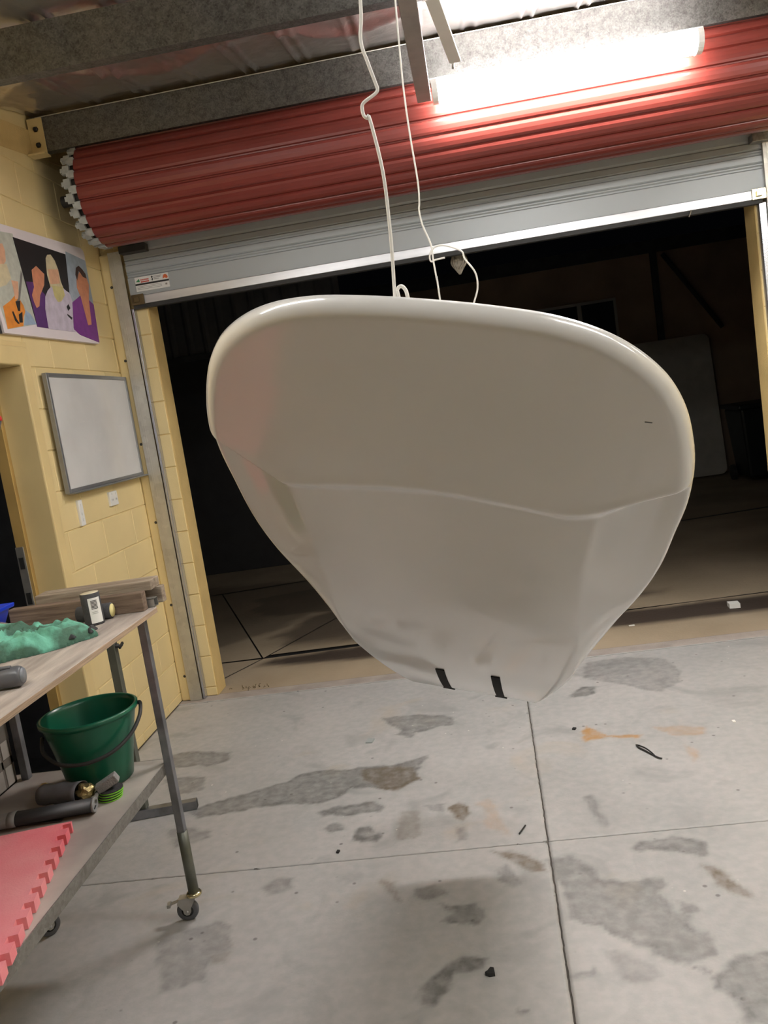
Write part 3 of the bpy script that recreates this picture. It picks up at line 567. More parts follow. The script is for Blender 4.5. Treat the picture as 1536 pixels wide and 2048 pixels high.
# ================================================================ HANGING BOARD
P0 = Vector((.01033,1.1,1.74787)); P0 = Vector((P0.x, 1.1, P0.z))
BA = Vector((-0.0781545,0.70997135,-0.69988039)); BB = Vector((0.96009042,-0.1355065,-0.24467198)); BN = Vector((0.26854844,0.69107067,0.67104624))
UC, KR = -0.02739736, 0.10019896
def bw(v_, u_, z_): return P0+BA*v_+BB*(u_+UC)+BN*(KR*v_*v_+z_)
WID = [(-.003,.0),(-.0025,.05),(.0,.10),(.004,.145),(.012,.185),(.024,.222),(.042,.257),(.068,.291),(.10,.320),(.145,.346),(.20,.366),(.27,.383),(.36,.391),(.45,.389),(.565,.386),(.69,.371),(.84,.347),(1.05,.320),(1.25,.296),(1.4,.277),(1.63,.249),(1.87,.224),(2.03,.207),(2.085,.190),(2.11,.16),(2.125,.08),(2.13,.0)]
def outline():
    pts = smooth_pts([(v_,u_,0) for v_, u_ in WID], 5); pts = [(p.x, max(p.y,0)) for p in pts]
    full = pts[:-1]+[(v_,-u_) for v_, u_ in pts[::-1]][:-1]
    # resample by arc length
    P_ = np.array(full+[full[0]]); s = np.r_[0,np.cumsum(np.hypot(*np.diff(P_,axis=0).T))]; tt_ = np.linspace(0,s[-1],6000); vv_ = np.interp(tt_,s,P_[:,0])
    dn = np.where((vv_ > .26) & (vv_ < .44), 5., 1.); cd = np.r_[0,np.cumsum(dn[:-1])]; t = np.interp(np.linspace(0,cd[-1],701)[:-1], cd, tt_)
    return np.stack([np.interp(t,s,P_[:,0]), np.interp(t,s,P_[:,1])],1)
OUT = outline(); NO = len(OUT)
WV = np.array([w[0] for w in WID]); WU = np.array([w[1] for w in WID])
def sstep(a, b, x): t = min(max((x-a)/(b-a),0),1); return t*t*(3-2*t)
def width_at(v_): return float(np.interp(v_, WV, WU))
def chine(v_): return float(np.interp(v_, [.40,.55,.8,1.1,1.35,1.7,2.1], [.262,.255,.262,.285,.285,.236,.185]))
SU = np.array([-.40,-.36,-.31,-.27,-.22,-.16,-.08,0,.08,.16,.21,.25,.30,.35,.40]); SVV = np.array([.285,.315,.360,.395,.392,.380,.368,.362,.368,.380,.388,.375,.345,.315,.285])
def stepline(u_): return float(np.interp(u_, SU, SVV))      # v of the step across the hull
def bottom(v_, u_, e):
    D = .026+.020*sstep(.05,.5,v_); r = .022+.010*sstep(.1,.6,v_)
    d = D*math.sqrt(max(0,1-(1-min(e/r,1))**2))
    st = stepline(u_); s = sstep(-.016,.020, v_-st)
    fwd = d+.005*sstep(.05,.35,v_)*sstep(0,.16,e)
    c = chine(v_); w = max(width_at(v_), c+.004); x = abs(u_)
    flat = .040-.010*sstep(.6,1.3,v_); s2 = max(0,x-c); bw_ = w-c; sl = min(.20, (flat-.006)/bw_); qd = sstep(.6,.95,v_); lin = max(.006*min(1,e/.004), flat-sl*s2-qd*max(0,(flat-.003-sl*bw_))*(s2/bw_)**2-.012*max(0,1-(v_-st)/.42)*min(1,s2/.05)*min(1,e/.04))
    tt = sstep(c-.005, c+.006, x); aft = flat*(1-tt)+min(flat,lin)*tt
    aft = aft*math.sqrt(max(0,1-(1-min(e/.010,1))**2))
    aft *= 1-.35*sstep(1.9,2.13,v_)
    a = fwd*(1-s)+aft*s
    a += .0022*math.exp(-((v_-st+.012)/.014)**2)*sstep(0,.04,e)
    return -a
def deck(v_, u_, e):
    r = .02; return (.010*math.sqrt(max(0,1-(1-min(e/r,1))**2))+.045*sstep(0,.25,e))*sstep(-.05,.45,v_)
QB = [0,.03,.06,.1,.15,.2,.26,.32,.38,.44,.5,.54,.57,.60,.62,.64,.66,.68,.70,.72,.74,.76,.78,.80,.82,.84,.86,.885,.905,.92,.935,.945,.955,.965,.973,.98,.986,.991,.995,.998,1.]
def dist_out(P_):
    A_ = OUT; B2 = np.roll(OUT,-1,0); E_ = B2-A_; l2 = (E_**2).sum(1)
    d = np.full(len(P_),1e9)
    for i in range(NO):
        t = np.clip(((P_-A_[i])@E_[i])/l2[i],0,1); q = P_-A_[i]-t[:,None]*E_[i]; d = np.minimum(d,(q**2).sum(1))
    return np.sqrt(d)
SP = np.stack([np.clip(OUT[:,0],.22,1.80), np.zeros(NO)],1)
rings = np.stack([SP+(OUT-SP)*q for q in QB]); flat_ = rings.reshape(-1,2); E2 = dist_out(flat_)
verts = []; faces = []; nq = len(QB)
for side in (0,1):
    for (v_,u_), e in zip(flat_, E2):
        e = float(e) if e > 1e-5 else 0.
        verts.append(bw(v_,u_, bottom(v_,u_,e) if side == 0 else deck(v_,u_,e)))
for side in (0,1):
    o_ = side*nq*NO; top = nq-1
    for q in range(nq-1):
        for i in range(NO):
            j = (i+1)%NO; f = (o_+q*NO+i,o_+q*NO+j,o_+(q+1)*NO+j,o_+(q+1)*NO+i); faces.append(f if side else f[::-1])
bm = bmesh.new(); vv = [bm.verts.new(p) for p in verts]
for f in faces:
    try: ff = bm.faces.new([vv[k] for k in f]); ff.smooth = True
    except ValueError: pass
bmesh.ops.remove_doubles(bm, verts=bm.verts, dist=.0004)
M['slot'] = mat('matt_black_slot', (.008,.008,.008), .8, var=0, spec=.15)
bdr = root('surf_hull', (P0.x,P0.y,P0.z), 'large white resin board hull hanging nose-up from white cords in mid-room', 'surfboard')
hull = link('hull', bm, M['resin'], bdr)
hull.data.polygons.foreach_set('use_smooth', [True]*len(hull.data.polygons))
# two black fin boxes let into the tail bottom
def finbox(u0, u1, v0, v1, tw):
    bm = bmesh.new(); hw = .0125
    def q(v_, u_, h): return bw(v_, u_, bottom(v_, u_, .05)+h)
    for (va, vb, wa) in ((v0, v1-.03, hw), (v1-.045, v1-.01, hw*1.55)):
        S_ = []
        for k in range(13):
            v_ = va+(vb-va)*k/12; uc = u0+(u1-u0)*(v_-v0)/(v1-v0); S_.append([bm.verts.new(q(v_,uc+s_*wa,h)) for s_, h in ((-1,-.003),(1,-.003),(1,.010),(-1,.010))])
        for k in range(12):
            for i in range(4): bm.faces.new((S_[k][i],S_[k][(i+1)%4],S_[k+1][(i+1)%4],S_[k+1][i]))
        bm.faces.new(S_[0]); bm.faces.new(S_[-1][::-1])
    return link('fin_box', bm, M['slot'], bdr)
finbox(-.071,-.088,1.46,1.99,0); finbox(.088,.093,1.43,1.96,0)
# faint sanding nicks in the resin
for v_, u_, l_ in ((.155,.30,.010),(.21,.17,.005),(.20,-.02,.004)):
    bm = bmesh.new(); h_ = bottom(v_,u_,.08)
    for k in (0,): obox(bm, bw(v_,u_,h_), BB*l_*.5, BA*.0007, BN*.0004)
    link('nick', bm, M['nozzle'], bdr)
# cords
nsP = [(-.051,2.15),(-.058,2.102),(-.053,2.073),(-.047,2.047),(-.0455,2.038),(-.050,2.033),(-.066,2.025),(-.069,2.018),(-.068,2.009),(-.064,2.005),(-.061,2.003),(-.054,1.937),(-.055,1.873),(-.058,1.821),(-.062,1.772),(-.062,1.745)]
top_z = ROOFZ(1.15)-.04
c1 = root('near_cord', (-.06,1.15,1.74), 'kinked white cord tied near the nose of the hanging board, nearest the camera', 'cord', 'cords holding up the board')
T('strand', [(-.035,1.15,top_z)]+smooth_pts([(-.045,1.15,2.3)]+[(x,1.15,z) for x,z in nsP],5), .0023, M['wire'], c1, 8)
T('loop', smooth_pts([(-.053,1.16,1.72),(-.057,1.15,1.771),(-.0575,1.15,1.781),(-.052,1.15,1.785),(-.047,1.15,1.78),(-.045,1.15,1.769),(-.043,1.16,1.72)],6), .0026, M['wire'], c1, 8)
c2 = root('far_cord', (0,1.95,1.83), 'thin white cord with a looped end, running down behind the board', 'cord', 'cords holding up the board')
T('strand', [(0,1.95,ROOFZ(1.95)-.05)]+smooth_pts([(-.011,1.95,2.497),(-.016,1.95,2.405),(-.02,1.95,2.31),(-.02,1.95,2.214),(-.017,1.95,2.116),(-.02,1.95,2.068),(-.023,1.95,2.052),(-.02,1.95,2.018),(-.007,1.95,1.972),(-.007,1.95,1.938),(-.005,1.95,1.893),(-.004,1.95,1.848),(0,1.95,1.3),(0,1.95,1.09)],4), .0020, M['wire'], c2, 8)
T('loop', smooth_pts([(.020,1.95,1.939),(.0,1.95,1.938),(-.012,1.95,1.936),(-.013,1.95,1.95),(-.001,1.95,1.965),(.022,1.95,1.966),(.058,1.95,1.948),(.064,1.95,1.929),(.083,1.95,1.896),(.084,1.95,1.862),(.072,1.95,1.831),(.056,1.95,1.79),(.04,1.945,1.60),(.03,1.95,1.3),(.02,1.95,1.085)],6), .0020, M['wire'], c2, 8)
# ================================================================ TROLLEY
tz = 1.088; X1, X0, YF, YN = -1.072, -1.88, 2.66, .95
tr = root('workshop_trolley', (-1.4,1.8,0), 'dusty two-tier workshop trolley on castors at the left', 'trolley')
bm = bmesh.new(); c_ = .05
prism(bm, [(X0,YN),(X1,YN),(X1,YF-c_),(X1-c_*.3,YF-c_*.3),(X1-c_,YF),(X0,YF)], tz-.019, tz, lambda u,v_,h_: (u,v_,h_)); link('tabletop', bm, M['ply'], tr, bevel=.003)
bm = bmesh.new(); box(bm, (X1-.0005,YN,tz-.0165), (X1+.0012,YF-c_,tz-.0025)); link('edge_ply', bm, M['plyedge'], tr)
sz = .565
bm = bmesh.new(); box(bm, (-1.90,YN,sz-.016), (-1.128,2.60,sz)); link('lower_shelf', bm, M['shelf'], tr)
bm = bmesh.new(); box(bm, (-1.128,YN,sz-.036), (-1.124,2.605,sz+.0005)); box(bm, (-1.90,2.60,sz-.036), (-1.124,2.604,sz+.0005)); link('shelf_edge_angle', bm, M['steel'], tr, bevel=.001)
for (x_, y_) in ((-1.112,2.565),(-1.617,2.565),(-1.112,1.02),(-1.80,1.02)):
    s_ = -1 if x_ > -1.3 else 1
    bm = bmesh.new(); box(bm, (x_-.013,y_-.013,.30), (x_+.013,y_+.013,tz-.019)); lg = link('leg', bm, M['legsteel'], tr, bevel=.002)
    bm = bmesh.new(); lathe(bm, (x_,y_,.095), (0,0,1), [(0,0),(.018,0),(.018,.225),(.0,.225)], 20); link('leg_sleeve', bm, M['legdark'], lg)
    # castor
    ang = R(8) if x_ > -1.3 else R(48)
    if y_ < 2: ang += 1.0
    ca = bmesh.new(); lathe(ca, (x_,y_,.083), (0,0,1), [(0,0),(.020,0),(.026,.004),(.027,.010),(.022,.016),(0,.016)], 24); cr = link('castor', ca, M['brass'], lg)
    dx, dy = -cos(ang), -sin(ang) if x_ > -1.3 else sin(ang)*-1
    fw = Vector((dx,dy,0)).normalized(); sd = Vector((-fw.y,fw.x,0)); wc = Vector((x_,y_,.0375))+fw*.030
    # these live one level up so that the tree stays three deep
    wmb = bmesh.new(); lathe(wmb, wc-sd*.011, sd, [(.020,0),(.031,0),(.0365,.004),(.0375,.011),(.0365,.018),(.031,.022),(.020,.022)], 28); link('castor_wheel', wmb, M['nozzle'], lg)
    hb = bmesh.new(); lathe(hb, wc-sd*.0105, sd, [(0,0),(.0235,0),(.0235,.021),(0,.021)], 24); link('wheel_hub', hb, M['ink'], lg)
    fb = bmesh.new()
    for q in (-1,1):
        o1 = sd*(q*.0145)
        prism(fb, [(-.034,.045),(.012,.048),(.020,.036),(-.016+.03,-.018),(.03-.016,-.018),(.0,-.022),(-.010,-.010),(-.018,.012)], -.0012, .0012,
              lambda u,v_,h_: wc+o1+fw*(-u-.0)+Vector((0,0,1))*v_+sd*h_) if False else prism(fb, [(-.036,.046),(.024,.046),(.030,.030),(.013,.006),(.012,-.006),(.004,-.013),(-.006,-.012),(-.013,-.002),(-.014,.010)], -.0012, .0012, lambda u,v_,h_: wc+o1+fw*u+Vector((0,0,1))*v_+sd*h_)
    obox(fb, wc+Vector((0,0,.046))-fw*.006, fw*.030, sd*.0155, Vector((0,0,.0015)))
    link('castor_fork', fb, M['zinc'], lg)
    pb = bmesh.new(); obox(pb, wc+fw*.036+Vector((0,0,.034)), fw*.022+Vector((0,0,-.006)), sd*.009, Vector((0,0,.0015))+fw*.0003); obox(pb, wc+fw*.060+Vector((0,0,.027)), fw*.006, sd*.013, Vector((0,0,.006))); link('brake_pedal', pb, M['zinc'], lg, bevel=.001)
    ax_ = bmesh.new(); lathe(ax_, wc-sd*.018, sd, [(0,0),(.0045,0),(.0045,.036),(0,.036)], 10); link('axle_bolt', ax_, M['alu'], lg)
bm = bmesh.new(); box(bm, (X0+.03,2.553,tz-.045), (X1-.04,2.578,tz-.0195)); link('top_frame', bm, M['legsteel'], tr)
# shaping stand behind
ss = root('steel_stand', (-1.61,3.36,0), 'grey steel stand with a flat floor bar, behind the trolley', 'stand')
bm = bmesh.new(); obox(bm, (-1.535,3.363,.020), (.158,.029,0), (-.0036,.0195,0), (0,0,.0195)); link('foot_bar', bm, M['legsteel'], ss, bevel=.002)
bm = bmesh.new(); obox(bm, (-1.378,3.3915,.020), (.0015,.0003,0), (-.0030,.0165,0), (0,0,.0165)); link('bar_mouth', bm, M['ink'], ss)
bm = bmesh.new(); box(bm, (-1.628,3.343,.04), (-1.592,3.379,.93)); link('upright', bm, M['legdark'], ss, bevel=.002)
bm = bmesh.new(); box(bm, (-1.80,3.34,.93), (-1.42,3.38,.96)); link('padded_arm', bm, M['rubber'], ss, bevel=.006)
bm = bmesh.new(); lathe(bm, (-1.592,3.36,.785), (1,0,0), [(0,.03),(.005,.03),(.005,.014),(.010,.012),(.010,0)], 10); obox(bm, (-1.568,3.36,.785), (.004,0,0), (0,.020,.006), (0,-.002,.005)); link('wing_bolt', bm, M['ink'], ss)
# ---- timber offcuts at the far end of the tabletop
def beam(label, c, L_, w, h, yaw, m, tilt=0.):
    bm = bmesh.new(); d = Vector((cos(yaw)*cos(tilt), sin(yaw)*cos(tilt), sin(tilt))); s_ = Vector((-sin(yaw),cos(yaw),0)); u_ = d.cross(s_)
    obox(bm, c, d*(L_/2), s_*(w/2), u_*(h/2)); o = link('timber_offcut', bm, m, bevel=.003); tag(o, label, 'timber', 'timber offcuts on the trolley'); return o
beam('brown timber offcut standing on edge, frontmost at the trolley far end', (-1.325,2.578,tz+.032), .46, .036, .063, 0.01, M['timber_dark'])
beam('top timber offcut lying across the others, dusty upper face', (-1.283,2.655,1.161), .40, .085, .033, .04, M['timber'])
beam('rearmost timber block standing on edge beneath the top offcut', (-1.24,2.688,tz+.028), .34, .034, .056, .02, M['timber'])
sqt = bmesh.new()
for a, b in (((-1.36,2.612,tz),(-1.078,2.648,tz+.002)),((-1.36,2.612,tz+.027),(-1.078,2.648,tz+.029)),((-1.36,2.612,tz),(-1.078,2.614,tz+.029)),((-1.36,2.646,tz),(-1.078,2.648,tz+.029))): box(sqt, a, b)
tag(link('square_tube', sqt, M['zinc']), 'short grey metal box section lying between the timber offcuts', 'tube')
# ---- abrasive rolls
rl = root('standing_roll', (-1.222,2.47,tz), 'black grit roll standing upright with a white barcode label', 'roll')
bm = bmesh.new(); lathe(bm, (-1.222,2.47,tz), (-.01,0,1), [(0,0),(.029,0),(.030,.003),(.030,.099),(.028,.102)], 32); link('roll_body', bm, M['grit'], rl)
bm = bmesh.new(); lathe(bm, (-1.223,2.47,tz+.1015), (-.01,0,1), [(0,0),(.028,0),(.0275,.0012),(0,.0012)], 32); link('roll_end', bm, M['cream'], rl)
def cyl_patch(c, r, a0, a1, z0, z1, t=.0006, n=10, lean=-.01):
    bm = bmesh.new(); A_ = []
    for k in range(n+1):
        a = a0+(a1-a0)*k/n; A_.append([bm.verts.new((c[0]+lean*z+(r+q)*cos(a), c[1]+(r+q)*sin(a), c[2]+z)) for q, z in ((0,z0),(t,z0),(t,z1),(0,z1))])
    for k in range(n):
        for j in range(4): bm.faces.new((A_[k][j],A_[k+1][j],A_[k+1][(j+1)%4],A_[k][(j+1)%4]))
    bm.faces.new(A_[0]); bm.faces.new(A_[-1][::-1]); return bm
lab = link('barcode_label', cyl_patch((-1.222,2.47,tz), .030, R(-82), R(-8), .008, .088), M['label'], rl)
for k in range(7): link('printed_bar', cyl_patch((-1.222,2.47,tz), .0307, R(-68), R(-30), .078-.0042*k, .0803-.0042*k, t=.0003), M['ink'], lab)
for k in range(2): link('printed_line', cyl_patch((-1.222,2.47,tz), .0307, R(-68), R(-34), .043-.005*k, .0442-.005*k, t=.0003), MGY, lab)
rr = root('lying_roll', (-1.24,2.527,tz), 'black roll lying on its side behind the standing roll, yellow foam end', 'roll')
bm = bmesh.new(); lathe(bm, (-1.30,2.524,tz+.0255), (1,.03,0), [(0,0),(.024,0),(.0255,.003),(.0255,.112),(.021,.114)], 28); link('roll_body', bm, M['grit'], rr)
bm = bmesh.new(); lathe(bm, (-1.187,2.5275,tz+.0255), (1,.03,0), [(0,0),(.0215,0),(.021,.0022),(0,.003)], 24); link('foam_end', bm, M['cardyellow'], rr)
# ---- crumpled rag: folded heap
def cloth_heap(name, outline, h, m, seed, z0, nx=90, ny=60, fold=1.):
    P_ = np.array(outline); lo = P_.min(0)-.01; hi = P_.max(0)+.01
    gx, gy = np.meshgrid(np.linspace(lo[0],hi[0],nx), np.linspace(lo[1],hi[1],ny)); x = gx.ravel(); y = gy.ravel()
    d = -sdf(x+.012*vnoise(x,y,30,seed), y+.012*vnoise(x,y,30,seed+1), outline)
    env = np.clip(d/.045,0,1); env = 1-(1-env)**2
    a = .55; u = x*cos(a)+y*sin(a)+.05*vnoise(x,y,9,seed+2)
    rid = 1-np.abs(2*((u*15+3.2*vnoise(x,y,8,seed+3))%1)-1); rid2 = 1-np.abs(2*((y*19-x*9+3.5*vnoise(x,y,10,seed+4))%1)-1)
    z = z0+.001+env*(h*(.42+.55*(vnoise(x,y,7,seed+5)+.5))+fold*(.018*rid**2+.010*rid2**2+.006*vnoise(x,y,45,seed+6)))
    keep = d > 0; idx = -np.ones(len(x),int); idx[keep] = np.arange(keep.sum()); bm = bmesh.new(); vs = [bm.verts.new((x[i],y[i],z[i])) for i in np.where(keep)[0]]
    g = np.arange(len(x)).reshape(ny,nx)
    for j in range(ny-1):
        for i in range(nx-1):
            q = [idx[g[j,i]],idx[g[j,i+1]],idx[g[j+1,i+1]],idx[g[j+1,i]]]
            if min(q) >= 0: bm.faces.new([vs[k] for k in q]).smooth = True
    # skirt down to the surface
    be = [e for e in bm.edges if e.is_boundary]; r_ = bmesh.ops.extrude_edge_only(bm, edges=be)
    for v_ in [q for q in r_['geom'] if isinstance(q, bmesh.types.BMVert)]: v_.co.z = z0+.0008
    return bm
rg = root('green_rag', (-1.3,2.28,tz), 'crumpled green rag with dark stains lying on the trolley top', 'rag')
o = link('rag_cloth', cloth_heap('rag_cloth', [(-1.62,2.16),(-1.35,2.115),(-1.24,2.165),(-1.20,2.205),(-1.165,2.26),(-1.135,2.30),(-1.19,2.36),(-1.29,2.39),(-1.40,2.40),(-1.55,2.42),(-1.68,2.40)], .066, M['cloth'], 31, tz), M['cloth'], rg)
for q, (pl_, hh) in enumerate((([(-1.225,2.30),(-1.195,2.29),(-1.185,2.33),(-1.205,2.36),(-1.235,2.35)],.032),([(-1.20,2.225),(-1.175,2.235),(-1.18,2.285),(-1.205,2.29)],.028),([(-1.175,2.285),(-1.150,2.275),(-1.135,2.31),(-1.16,2.345)],.028))):
    bm = cloth_heap('strap', pl_, hh, M['strap'], 51+q, tz+.016, 24, 24, .35); link('black_patch', bm, M['strap'], rg)
# ---- blue tub, glass dish, nozzle
tb = root('blue_tub', (-1.70,2.60,tz), 'blue plastic tub at the far left of the trolley top', 'tub')
bm = bmesh.new()
def ring(x0,x1,y0,y1,z): return [bm.verts.new(p) for p in ((x0,y0,z),(x1,y0,z),(x1,y1,z),(x0,y1,z))]
A_ = [ring(-1.80,-1.602,2.46,2.60,tz+.001), ring(-1.82,-1.582,2.44,2.62,tz+.062), ring(-1.826,-1.570,2.434,2.628,tz+.062), ring(-1.828,-1.568,2.432,2.630,tz+.076), ring(-1.822,-1.576,2.440,2.622,tz+.076), ring(-1.80,-1.606,2.464,2.596,tz+.004)]
for a, b in zip(A_[:-1], A_[1:]):
    for i in range(4): bm.faces.new((a[i],a[(i+1)%4],b[(i+1)%4],b[i]))
bm.faces.new(A_[0][::-1]); bm.faces.new(A_[-1]); link('tub_body', bm, M['tub'], tb, bevel=.003)
gd = root('glass_dish', (-1.55,2.445,tz), 'brownish see-through dish upside down between the blue tub and the rag', 'dish')
gm = bpy.data.materials.new('smoky_glass'); gm.use_nodes = True; g_ = gm.node_tree.nodes['Principled BSDF']; g_.inputs['Base Color'].default_value = (.55,.45,.45,1); g_.inputs['Roughness'].default_value = .1; g_.inputs['Transmission Weight'].default_value = .55
bm = bmesh.new(); lathe(bm, (-1.545,2.455,tz+.001), (0,0,1), [(.052,0),(.054,.004),(.050,.020),(.040,.036),(.022,.044),(0,.046)], 32); link('dish_body', bm, gm, gd)
nz_ = root('hose_nozzle', (-1.2,1.86,tz), 'dark grey round-ended plastic tool handle on the near edge of the trolley top', 'handle')
bm = bmesh.new(); lathe(bm, (-1.135,1.872,tz+.0275), (-1,-.16,0), [(0,0),(.021,.0),(.0235,.003),(.0255,.009),(.0262,.03),(.024,.05),(.025,.09),(.026,.16),(.024,.24),(.02,.30),(0,.30)], 28); link('handle_body', bm, M['nozzle'], nz_)
bm = bmesh.new(); lathe(bm, (-1.133,1.8725,tz+.0275), (1,.16,0), [(.019,-.003),(.019,.0008),(0,.0008)], 24); link('end_cap', bm, mat('light_grey_cap', (.22,.24,.27), .4), nz_)
T('rib', smooth_pts([(-1.155,1.862,tz+.0535),(-1.20,1.855,tz+.055),(-1.27,1.845,tz+.056),(-1.36,1.83,tz+.053)]), .005, M['nozzle'], nz_, 8)
# ================================================================ LOWER SHELF
bk = root('green_bucket', (-1.315,2.44,sz), 'dark green plastic bucket with a black handle on the lower shelf', 'bucket')
bc = Vector((-1.313,2.488,sz+.001)); bt_ = Vector((-.006,0,1))
bm = bmesh.new(); lathe(bm, bc, bt_, [(0,0),(.098,0),(.103,.004),(.112,.06),(.126,.13),(.146,.215),(.148,.222),(.156,.223),(.157,.236),(.152,.239),(.146,.237),(.143,.222),(.123,.13),(.108,.05),(.100,.006),(0,.006)], 64); link('bucket_body', bm, M['bucket'], bk)
pL, pR = bc+Vector((-.128,-.078,.190)), bc+Vector((.136,.060,.222))
hp = smooth_pts([pL, bc+Vector((-.110,-.118,.155)), bc+Vector((-.045,-.150,.125)), bc+Vector((.035,-.148,.118)), bc+Vector((.105,-.112,.130)), bc+Vector((.150,-.055,.160)), bc+Vector((.168,-.003,.20)), bc+Vector((.157,.045,.228)), pR], 8)
T('bucket_handle', hp, .0062, M['rubber'], bk, 10)
# pink jigsaw mat
mt = bmesh.new(); C0 = Vector((-1.249,2.148,0)); e1 = Vector((.155,-.648,0)).normalized(); e2 = Vector((-e1.y,e1.x,0))*-1   # along edge, inward
e2 = Vector((e1.y,-e1.x,0)); e2 = e2 if e2.x < 0 else -e2
pitch = .0655; poly = [(0,.0)]
k = 0; s_ = .012
poly = [(0,-.0)]
while s_ < 1.1:
    poly += [(s_,0),(s_-.006+.008,.022),(s_+.030,.022),(s_+.026,0)]
    s_ += pitch
poly += [(1.15,0),(1.15,.36),(0,.36)]
poly = [poly[0]]+poly[1:]
mat_ = root('foam_mat', (-1.3,1.9,sz), 'pink interlocking foam mat with jigsaw edge on the lower shelf', 'mat')
prism(mt, poly, sz+.001, sz+.031, lambda u,v_,h_: (C0.x+e1.x*u+e2.x*v_, C0.y+e1.y*u+e2.y*v_, h_)); link('mat_body', mt, M['pink'], mat_)
# black rolled sheet with a grey band
rs = root('black_roll', (-1.4,2.23,sz), 'flattened black rolled sheet with a grey band, lying against the pink mat', 'roll')
def flatroll(bm, p0, p1, w, h, t, n=28):
    p0, p1 = Vector(p0), Vector(p1); d = (p1-p0).normalized(); s_ = Vector((0,0,1)).cross(d).normalized()
    R_ = []
    for p, r in ((p0,1),(p1,1),(p1,0),(p1-d*.05,0)):
        R_.append([bm.verts.new(p+s_*cos(a)*(w/2-(0 if r else t))+Vector((0,0,1))*sin(a)*(h/2-(0 if r else t))) for a in [2*pi*k/n for k in range(n)]])
    for i in range(3):
        for k in range(n): bm.faces.new((R_[i][k],R_[i][(k+1)%n],R_[i+1][(k+1)%n],R_[i+1][k])).smooth = (i == 0)
    bm.faces.new(R_[0]); bm.faces.new(R_[3])
bm = bmesh.new(); flatroll(bm, (-1.62,2.178,sz+.026), (-1.232,2.260,sz+.022), .062, .038, .007); link('rolled_sheet', bm, M['neo'], rs)
bm = bmesh.new(); flatroll(bm, (-1.236,2.2585,sz+.022), (-1.229,2.260,sz+.022), .0635, .0395, .0075); link('cut_edge', bm, M['neogrey'], rs)
bm = bmesh.new(); flatroll(bm, (-1.475,2.2085,sz+.0245), (-1.452,2.2135,sz+.0243), .065, .0425, .001); link('grey_band', bm, M['neogrey'], rs)
bm = bmesh.new(); box(bm, (-1.62,2.21,sz+.001), (-1.32,2.24,sz+.006)); link('sheet_tail', bm, M['neo'], rs, bevel=.002)
# curled sanding sheet, open end with gold inside
cs = root('curled_sheet', (-1.36,2.35,sz), 'dark grey curled sheet with crinkled gold lining in front of the bucket', 'sheet')
bm = bmesh.new(); p0, p1 = Vector((-1.437,2.338,sz+.036)), Vector((-1.298,2.320,sz+.036)); d = (p1-p0).normalized(); s_ = Vector((0,0,1)).cross(d).normalized(); n = 26; rows = []
for q in range(8):
    t = q/7; r = .030+.004*t+.003*sin(q*2.1); p = p0.lerp(p1,t); a0, a1 = R(-72), R(245)
    rows.append([bm.verts.new(p+s_*cos(a)*(r*1.12)+Vector((0,0,1))*(max(sin(a)*r,-.034)+.002*sin(3*a+q))) for a in [a0+(a1-a0)*k/n for k in range(n+1)]])
for i in range(7):
    for k in range(n): bm.faces.new((rows[i][k],rows[i][k+1],rows[i+1][k+1],rows[i+1][k])).smooth = True
o = link('curled_grey_sheet', bm, M['neogrey'] if False else mat('slate_grey_sheet', (.17,.17,.19), .6, var=.2, scale=14), cs); so_ = o.modifiers.new('s','SOLIDIFY'); so_.thickness = .0015
def crumple(c, r, seed, m, name, par, sub=3, sc=(1,1,1)):
    bm = bmesh.new(); bmesh.ops.create_icosphere(bm, subdivisions=sub, radius=r); rng = random.Random(seed)
    ph = [(rng.uniform(20,90),rng.uniform(20,90),rng.uniform(20,90),rng.uniform(0,6)) for _ in range(6)]
    for v_ in bm.verts:
        n_ = v_.co.normalized(); q = sum(abs(sin(v_.co.x*a*1.4+v_.co.y*b*1.4+v_.co.z*c__*1.4+p)) for a,b,c__,p in ph)/6
        v_.co = Vector((n_.x*sc[0],n_.y*sc[1],n_.z*sc[2]))*r*(.62+.6*q)+Vector(c)
    return link(name, bm, m, par)
crumple((-1.288,2.328,sz+.036), .026, 3, M['gold'], 'gold_foil', cs, 3, (1.1,1.2,1)); crumple((-1.440,2.365,sz+.052), .012, 5, M['gold'], 'gold_corner', cs, 2, (1.3,1,.8))
# sanding discs and block
for k in range(4):
    bm = bmesh.new(); lathe(bm, (-1.222+.002*k,2.343+.001*k,sz+.001+.0075*k), (0,0,1), [(0,0),(.037,0),(.037,.0032),(0,.0032)], 32, smooth=False)
    o = link('sanding_disc', bm, M['discgreen']); bm = bmesh.new(); lathe(bm, (-1.222+.002*k,2.343+.001*k,sz+.0042+.0075*k), (0,0,1), [(0,0),(.0362,0),(.0362,.0040),(0,.0040)], 32, smooth=False); link('disc_backing', bm, M['grit'], o)
    tag(o, 'green-edged sanding disc, '+('lowest','second from the bottom','third from the bottom','topmost')[k]+' of the small stack by the bucket', 'disc', 'stacked sanding discs')
bm = bmesh.new(); obox(bm, (-1.222,2.342,sz+.050), Vector((.030,.010,.014)), Vector((-.006,.018,0)), Vector((-.006,-.002,.012))); o = link('sanding_block', bm, mat('grey_abrasive_block', (.33,.32,.32), .85, scale=50, bump=.4, bscale=200), bevel=.003); tag(o, 'grey sanding block tilted on top of the green discs', 'block')
